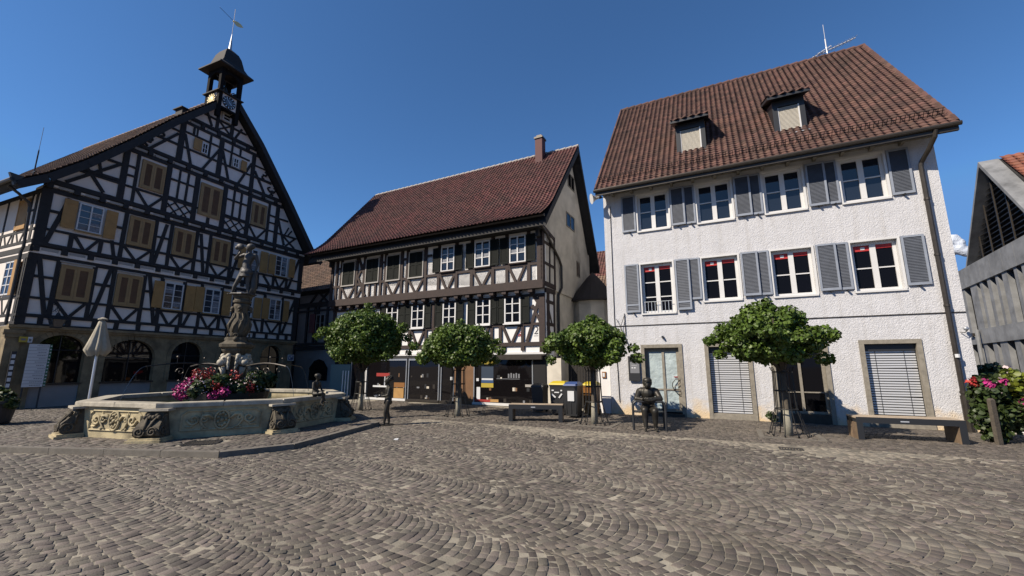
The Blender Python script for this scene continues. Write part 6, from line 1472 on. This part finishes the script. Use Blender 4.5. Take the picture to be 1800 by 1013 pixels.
bin_('brown ribbed bin half hidden right of the blue lidded bin', (2.75, 15.0), RA, .46, .56, 1.04, 'bin_yellow', body='bin_brown')

# ------------------------------------------------------------------ parasol
def parasol():
    o = thing('closed_parasol', 'tall closed beige parasol standing behind the fountain at the town hall', 'parasol', (-12.78, 13.2, 0))
    p = MB(); p.tube([(0, 0, 0), (0, 0, 3.0)], .035, 8); p.tube([(0, 0, 0), (0, 0, .5)], .05, 8); p.build('pole', 'alu', o)
    c = MB(); n = 32; pr = [(.03, 3.06), (.09, 3.0), (.115, 2.85), (.16, 2.6), (.215, 2.35), (.27, 2.14), (.23, 2.06), (.17, 1.96)]
    v = []
    for r, z in pr:
        for j in range(n): a = 2*math.pi*j/n; f = 1+.20*math.cos(8*a)*min(1, (3.05-z)*2); v.append((r*f*math.cos(a), r*f*math.sin(a), z-.10*max(0, (2.3-z))*math.sin(8*a+1)))
    c.addmesh(v, [(i*n+j, (i+1)*n+j, (i+1)*n+(j+1) % n, i*n+(j+1) % n) for i in range(len(pr)-1) for j in range(n)]); c.build('canopy', 'umbrella', o, smooth=True)
    k = MB(); k.lathe([(.02, 3.14), (.12, 3.09), (.12, 3.06), (.03, 3.05)], n=12); k.build('top_cap', 'umbrella', o)
    b = MB(); b.box(-.4, .4, -.4, .4, 0, .07); b.build('base', 'kerb', o)
parasol()

# ------------------------------------------------------------------ statues : capsule skeletons fused by a voxel remesh
def figure(caps, balls, m, parent, voxel=.014, name='body', smooth=6):
    b = MB(); b.rnd(.5)
    for (p, r0, q, r1) in caps:
        p, q = Vector(p), Vector(q)
        if (q-p).length < 1e-4: continue
        b.tube([p.lerp(q, i/3) for i in range(4)], [r0+(r1-r0)*i/3 for i in range(4)], 12); b.ball(p, r0, 12, 8); b.ball(q, r1, 12, 8)
    for (c, r, sc) in balls: b.ball(c, r, 14, 10, sc)
    o = b.build(name, m, parent)
    md = o.modifiers.new('fuse', 'REMESH'); md.mode = 'VOXEL'; md.voxel_size = voxel; md.use_smooth_shade = True
    ms = o.modifiers.new('soften', 'SMOOTH'); ms.iterations = smooth; ms.factor = .5
    return o
def hand(caps, w, d_, side, s_):
    """palm plus five separate bent fingers; w wrist, d_ direction, side = thumb direction"""
    w, d_, side = Vector(w), Vector(d_).normalized(), Vector(side).normalized(); nrm = d_.cross(side).normalized()
    caps.append((w, .022*s_, w+d_*.07*s_, .024*s_)); caps.append((w+side*.012*s_, .018*s_, w+d_*.065*s_+side*.022*s_, .016*s_)); caps.append((w-side*.012*s_, .018*s_, w+d_*.065*s_-side*.022*s_, .015*s_))
    for i, L in enumerate((.075, .085, .08, .062)):
        base = w+d_*.07*s_+side*(.027-.018*i)*s_; m1 = base+d_*L*.5*s_-nrm*.006*s_; tip = m1+(d_-nrm*.5).normalized()*L*.5*s_
        caps.append((base, .0088*s_, m1, .0082*s_)); caps.append((m1, .0082*s_, tip, .0068*s_))
    b0 = w+d_*.02*s_+side*.022*s_; b1 = b0+(d_*.6+side).normalized()*.04*s_; caps.append((b0, .011*s_, b1, .010*s_)); caps.append((b1, .010*s_, b1+(d_+side*.3).normalized()*.035*s_, .008*s_))
def head(balls, caps, c, r, face, s_=1.0):
    c, f = Vector(c), Vector(face).normalized(); sd = Vector((-f.y, f.x, 0)).normalized()
    balls.append((c+Vector((0, 0, r*.15)), r, (.92, .92, 1.08))); balls.append((c+f*r*.25-Vector((0, 0, r*.45)), r*.66, (1, 1, .9)))
    caps.append((c+f*r*.92+Vector((0, 0, r*.05)), r*.09, c+f*r*1.12-Vector((0, 0, r*.22)), r*.14))      # nose
    for g in (-1, 1):
        caps.append((c+sd*g*r*.9+Vector((0, 0, r*.1)), r*.10, c+sd*g*r*.92-Vector((0, 0, r*.2)), r*.08))    # ears
        caps.append((c+f*r*.86+sd*g*r*.18+Vector((0, 0, r*.30)), r*.09, c+f*r*.76+sd*g*r*.48+Vector((0, 0, r*.28)), r*.07))   # brows
    caps.append((c+f*r*.88-Vector((0, 0, r*.52))-sd*r*.2, r*.06, c+f*r*.88-Vector((0, 0, r*.52))+sd*r*.2, r*.06))      # mouth

def statue_standing_child():
    # faces left, holds a small bowl
    o = thing('child_statue', 'bronze statue of a standing child holding a bowl beside the fountain step', 'statue', (-3.54, 12.5, 0), R(10))
    c, b = [], []; f = Vector((-1, -.25, 0)).normalized(); sd = Vector((f.y, -f.x, 0))          # sd = figure's left... toward camera side
    def P(fw, s2, z): return f*fw+sd*s2+Vector((0, 0, z))
    for g, st in ((-1, .09), (1, -.06)):
        hip, knee, ank = P(.0, g*.075, .66), P(st*.5+.03, g*.08, .36), P(st, g*.08, .07)
        c += [(hip, .078, knee, .052), (knee, .052, P(st*.8, g*.08, .22), .046), (P(st*.8, g*.08, .22), .046, ank, .034), (ank+Vector((0, 0, -.03)), .032, ank+f*.12+Vector((0, 0, -.045)), .022)]
    c += [(P(0, 0, .68), .105, P(-.01, 0, .82), .092), (P(-.01, 0, .82), .092, P(0, 0, .98), .105), (P(0, -.09, 1.03), .05, P(0, .09, 1.03), .05), (P(0, 0, 1.05), .042, P(.02, 0, 1.14), .038)]
    b += [(P(0, 0, .62), .12, (1, 1.1, .7))]
    for g in (-1, 1):
        sh, el, wr = P(0, g*.13, 1.02), P(.04, g*.16, .83), P(.20, g*.08, .80)
        c += [(sh, .046, el, .036), (el, .034, wr, .026)]; hand(c, wr, f+Vector((0, 0, .1)), Vector((0, 0, 1)), .85)
    head(b, c, P(.035, 0, 1.23), .088, f+Vector((0, 0, -.15)))
    b += [(P(-.01, 0, 1.28), .095, (1, 1, .85))]
    figure(c, b, 'bronze', o, .011)
    bw = MB(); q = P(.30, 0, .80); bw.lathe([(.03, -.04), (.07, -.02), (.10, .03), (.09, .03), (.06, -.005), (.02, -.02)], q, 14); bw.build('bowl', 'alu', o)
    hr = MB(); random.seed(5)
    for i in range(26): a = i*2.4; z = (i/26); hr.ball(P(-.02, 0, 1.245)+Vector((.088*math.cos(a)*math.cos(z), .088*math.sin(a)*math.cos(z), .02+.09*math.sin(z*1.5))), .024, 6, 4)
    hr.build('hair', 'bronze', o, smooth=True)
    bs = MB(); bs.lathe([(.2, 0), (.2, .025)], n=16); bs.build('base', 'bronze', o)
statue_standing_child()

def statue_sitting_child():
    o = thing('seated_child_statue', 'small dark bronze child seated on the fountain rim with crossed legs', 'statue', (-5.10, 11.42, ZR), 0)
    f = Vector((.97, -.25, 0)).normalized(); sd = Vector((-f.y, f.x, 0)); c, b = [], []
    def P(fw, s2, z): return f*fw+sd*s2+Vector((0, 0, z))
    c += [(P(-.06, 0, .07), .085, P(-.07, 0, .20), .072), (P(-.07, 0, .20), .072, P(-.05, 0, .31), .082), (P(-.05, -.075, .35), .04, P(-.05, .075, .35), .04), (P(-.05, 0, .36), .036, P(-.03, 0, .43), .033)]
    c += [(P(-.04, -.05, .06), .06, P(.17, -.03, .09), .046), (P(.17, -.03, .09), .044, P(.21, .03, -.12), .032), (P(.21, .03, -.12), .03, P(.29, .03, -.15), .022)]
    c += [(P(-.04, .05, .06), .06, P(.17, .04, .05), .046), (P(.17, .04, .05), .044, P(.15, -.02, -.18), .032), (P(.15, -.02, -.18), .03, P(.23, -.02, -.215), .022)]
    for g in (-1, 1):
        sh, el, wr = P(-.05, g*.11, .34), P(-.02, g*.15, .21), P(.10, g*.05, .14); c += [(sh, .036, el, .028), (el, .027, wr, .021)]; hand(c, wr, f, Vector((0, 0, 1)), .65)
    head(b, c, P(-.01, 0, .50), .072, f+Vector((0, 0, -.1))); b += [(P(-.03, 0, .535), .082, (1.05, 1.05, .75))]
    figure(c, b, 'bronze', o, .009, smooth=5)
statue_sitting_child()

def statue_seated_man():
    o = thing('seated_man_statue', 'dark bronze man seated on a tubular chair, arms folded on its rail', 'statue', (3.60, 11.55, 0), R(-15))
    f = Vector((0, -1, 0)); sd = Vector((1, 0, 0)); c, b = [], []
    def P(x, y, z): return Vector((x, y, z))
    # chair : local x along the rail, y away from the camera
    ch = MB()
    for y in (-.18, .42):
        pts = [(-.40, y, 0), (-.40, y, .60), (-.385, y, .68), (-.33, y, .735), (.33, y, .735), (.385, y, .68), (.40, y, .60), (.40, y, 0)]; ch.tube(pts, .030, 8)
    for x in (-.40, .40): ch.tube([(x, -.18, .44), (x, .42, .44)], .018, 8)
    ch.tube([(-.40, -.18, .44), (-.05, -.18, .44)], .001, 4); ch.box(-.38, .38, .02, .42, .43, .455); ch.build('chair', 'graphite', o)
    c += [(P(0, .22, .56), .17, P(0, .13, .76), .17), (P(0, .13, .76), .17, P(0, .04, .94), .18), (P(-.15, .05, .98), .11, P(.15, .05, .98), .11), (P(0, .02, 1.0), .08, P(0, -.02, 1.12), .062)]
    for g in (-1, 1):
        kn = P(g*.11, -.22, .52) if g < 0 else P(g*.14, -.26, .50); an = P(g*.10, -.24, .10) if g < 0 else P(g*.14, -.20, .10)
        c += [(P(g*.09, .20, .53), .12, kn, .09), (kn, .088, an.lerp(kn, .55)+Vector((0, .02, 0)), .078), (an.lerp(kn, .55)+Vector((0, .02, 0)), .078, an, .05), (an+Vector((0, .02, -.045)), .036, an+Vector((g*.02, -.17, -.065)), .028)]
        sh, el, wr = P(g*.21, .05, .98), P(g*.30, -.12, .80), P(-g*.02, -.22, .785+.02*g)
        c += [(sh, .088, el, .068), (el, .066, wr, .042)]; hand(c, wr, P(-g, -.1, -.05), P(0, -.3, 1), 1.0)
    head(b, c, P(0, -.07, 1.18), .118, P(-.1, -1, -.15)); b += [(P(0, -.04, 1.215), .124, (1, 1.05, .82))]
    figure(c, b, 'bronze', o, .013)
    cl = MB(); cl.lathe([(.115, 1.26), (.118, 1.29), (.09, 1.335), (.02, 1.35)], (0, -.05, -.01), 16); cl.ball((0, -.15, 1.25), .07, 10, 5, (1.2, 1, .2)); cl.build('cap', 'bronze', o, smooth=True)
statue_seated_man()

def statue_column():
    o = thing('column_figure', 'dark standing male figure on top of the fountain column', 'statue', (FC[0]+.04, FC[1], 3.69), R(0)); c, b = [], []
    f = Vector((-.75, -.66, 0)).normalized(); rt = Vector((1, 0, 0))
    def P(x, y, z): return Vector((x, y, z))
    # straight leg, forward leg stepping to the left, torso leaning back
    c += [(P(.10, 0, .74), .105, P(.08, .02, .42), .075), (P(.08, .02, .42), .07, P(.09, .03, .24), .062), (P(.09, .03, .24), .06, P(.12, .03, .07), .04), (P(.12, .03, .04), .038, P(.06, -.10, .03), .03)]
    c += [(P(-.06, -.02, .74), .11, P(-.16, -.08, .44), .075), (P(-.16, -.08, .44), .07, P(-.24, -.08, .26), .06), (P(-.24, -.08, .26), .058, P(-.29, -.07, .08), .038), (P(-.29, -.07, .05), .036, P(-.36, -.15, .03), .028)]
    c += [(P(.02, 0, .80), .15, P(.0, 0, .95), .135), (P(.0, 0, .95), .135, P(.05, .02, 1.16), .155), (P(-.10, .0, 1.24), .075, P(.22, .02, 1.22), .08), (P(.07, .0, 1.27), .06, P(.06, -.01, 1.36), .055)]
    c += [(P(-.11, .0, 1.24), .066, P(-.30, -.10, 1.10), .05), (P(-.30, -.10, 1.10), .05, P(-.12, -.22, 1.22), .036)]; hand(c, P(-.12, -.22, 1.22), P(.1, .1, 1), P(1, 0, 0), 1.0)
    c += [(P(.23, .02, 1.22), .068, P(.30, .06, .98), .052), (P(.30, .06, .98), .05, P(.26, .04, .76), .036)]; hand(c, P(.26, .04, .76), P(0, -.1, -1), P(-1, 0, 0), 1.0)
    head(b, c, P(.05, -.02, 1.46), .105, P(-.8, -.5, 0)); b += [(P(.07, 0, 1.50), .112, (1.05, 1.05, .85)), (P(.02, 0, .70), .19, (1.0, .85, .75))]
    c = [(p, r0*.86, q, r1*.86) for p, r0, q, r1 in c]
    figure(c, b, 'dark_fig', o, .015)
    sk = MB(); n = 18; v = []
    for z, r in ((.84, .14), (.76, .16), (.66, .175), (.57, .19)):
        for j in range(n): a = 2*math.pi*j/n; q = r*(1+.06*math.cos(9*a)); v.append((-.0+q*math.cos(a), q*.85*math.sin(a), z))
    sk.addmesh(v, [(i*n+j, (i+1)*n+j, (i+1)*n+(j+1) % n, i*n+(j+1) % n) for i in range(3) for j in range(n)]); sk.build('tunic', 'dark_fig', o, smooth=True)
    s2 = MB(); s2.tube([(.16, .10, 0), (.20, .12, .3), (.18, .12, .62), (.22, .10, .78)], [.11, .09, .10, .07], 10); s2.ball((-.13, -.20, 1.44), .11, 12, 8, (1.1, .6, .9)); s2.ball((-.20, -.22, 1.40), .06, 10, 6); s2.build('shield_and_stump', 'dark_fig', o, smooth=True)
    bs = MB(); bs.lathe([(.27, 0), (.33, .02), (.32, .045), (.27, .05)], n=16, sq=lambda a: 1+.08*math.sin(5*a)); bs.build('base', 'dark_fig', o)
statue_column()

# ------------------------------------------------------------------ small things on the white house
def loc_r(x, y): return to_world(RO, RA, x, y)
def small_things():
    o = thing('horn_speaker', 'grey metal horn loudspeaker under the left eave of the white house', 'loudspeaker', loc_r(-.02, -.25), RA)
    b = MB(); ax_ = Vector((-.8, -.5, -.2)).normalized(); p = Vector((-.06, -.05, 7.92)); b.tube([p, p+ax_*.14, p+ax_*.24, p+ax_*.30], [.04, .07, .14, .20], 14); b.build('horn', 'white_paint', o); b = MB(); b.tube([(.1, .2, 8.0), p], .015, 5); b.tube([p-ax_*.1, p], .05, 10); b.build('bracket', 'graphite', o)
    o = thing('notice_case', 'dark grey notice case on the wall left of the glazed door', 'notice case', loc_r(.70, -.05), RA)
    b = MB(); b.box(-.03, .36, -.05, 0, 1.14, 1.98); b.build('case', 'graphite', o); b = MB(); b.box(.03, .34, -.056, -.051, 1.40, 1.78); b.build('window', 'ink_grey', o)
    b = MB(); b.box(.08, .13, -.06, -.057, 1.56, 1.60); b.box(.16, .22, -.06, -.057, 1.56, 1.60); b.box(.08, .26, -.06, -.057, 1.66, 1.67); b.build('lettering', 'paper', o)
    o = thing('wall_plaque', 'small dark wall lamp above the glazed door', 'lamp', loc_r(1.86, -.02), RA); b = MB(); b.tube([(0, 0, 2.62), (0, -.08, 2.62)], [.045, .035], 10); b.build('lamp_shade', 'graphite', o); b = MB(); b.ball((0, -.09, 2.61), .03, 8, 5); b.build('bulb', 'glass_old', o)
    o = thing('security_camera', 'small round wall camera right of the drainpipe on the white house', 'camera', loc_r(9.36, -.03), RA); b = MB(); b.tube([(-.05, 0, 2.52), (0, -.1, 2.5), (.05, -.1, 2.56)], .012, 6); b.build('bracket', 'graphite', o); b = MB(); b.ball((.03, -.11, 2.60), .055, 10, 7); b.build('housing', 'zinc', o)
    o = thing('roof_antenna', 'aluminium yagi antenna and white rod aerial on the ridge of the white house', 'antenna', loc_r(8.62, 5.0), RA)
    b = MB(); b.tube([(0, 0, 14.3), (-.02, 0, 15.05)], .022, 6); b.build('mast', 'zinc', o)
    b = MB(); b.tube([(-.02, 0, 15.05), (-.02, 0, 15.45)], .022, 6); b.tube([(-.02, 0, 15.47), (-.02, 0, 16.15)], .009, 5); b.build('rod_aerial', 'white_paint', o)
    b = MB(); A, E = Vector((-.55, -.1, 14.68)), Vector((1.05, .25, 15.28)); b.tube([A, E], .022, 6)
    for i in range(12):
        q = A.lerp(E, (i+.3)/12); b.tube([q+Vector((-.08, .28, .06)), q-Vector((-.08, .28, .06))], .010, 4)
    b.tube([A+Vector((.2, 0, .10)), A.lerp(E, .45)+Vector((0, 0, .14))], .020, 5); b.build('yagi', 'white_paint', o)
small_things()

# scrap of paper on the cobbles
o = MB(); o.addmesh([(-.05, -.03, 0), (.05, -.035, .008), (.045, .03, .02), (-.045, .035, .01), (-.05, -.03, -.012), (.05, -.035, -.012), (.045, .03, -.012), (-.045, .035, -.012)], [(0,1,2,3), (0,4,5,1), (1,5,6,2), (2,6,7,3), (3,7,4,0)])
o = o.build('paper_scrap', 'paper'); o.location = (-2.62, 10.05, .014); tag(o, 'small white crumpled paper scrap lying on the cobbles', 'litter')

# small cumulus far away, just beside the white house
def cloud():
    g = random.Random(2); b = MB(); c = Vector((800*1.07, 745*1.12, 0)).normalized()
    D = 1100; x = D*.735; y = D*.70
    for i in range(90):
        q = g.uniform(-1, 1); b.ball((x+q*26+g.uniform(-6, 6), y-q*26+g.uniform(-6, 6), 205+g.uniform(0, 1)*(1-abs(q))*48-abs(q)*5), g.uniform(4, 10), 10, 7, (1, 1, .8))
    o = b.build('cloud', 'cloud', smooth=True); o['kind'] = 'structure'
    md = o.modifiers.new('fuse', 'REMESH'); md.mode = 'VOXEL'; md.voxel_size = 4; md.use_smooth_shade = True
cloud()
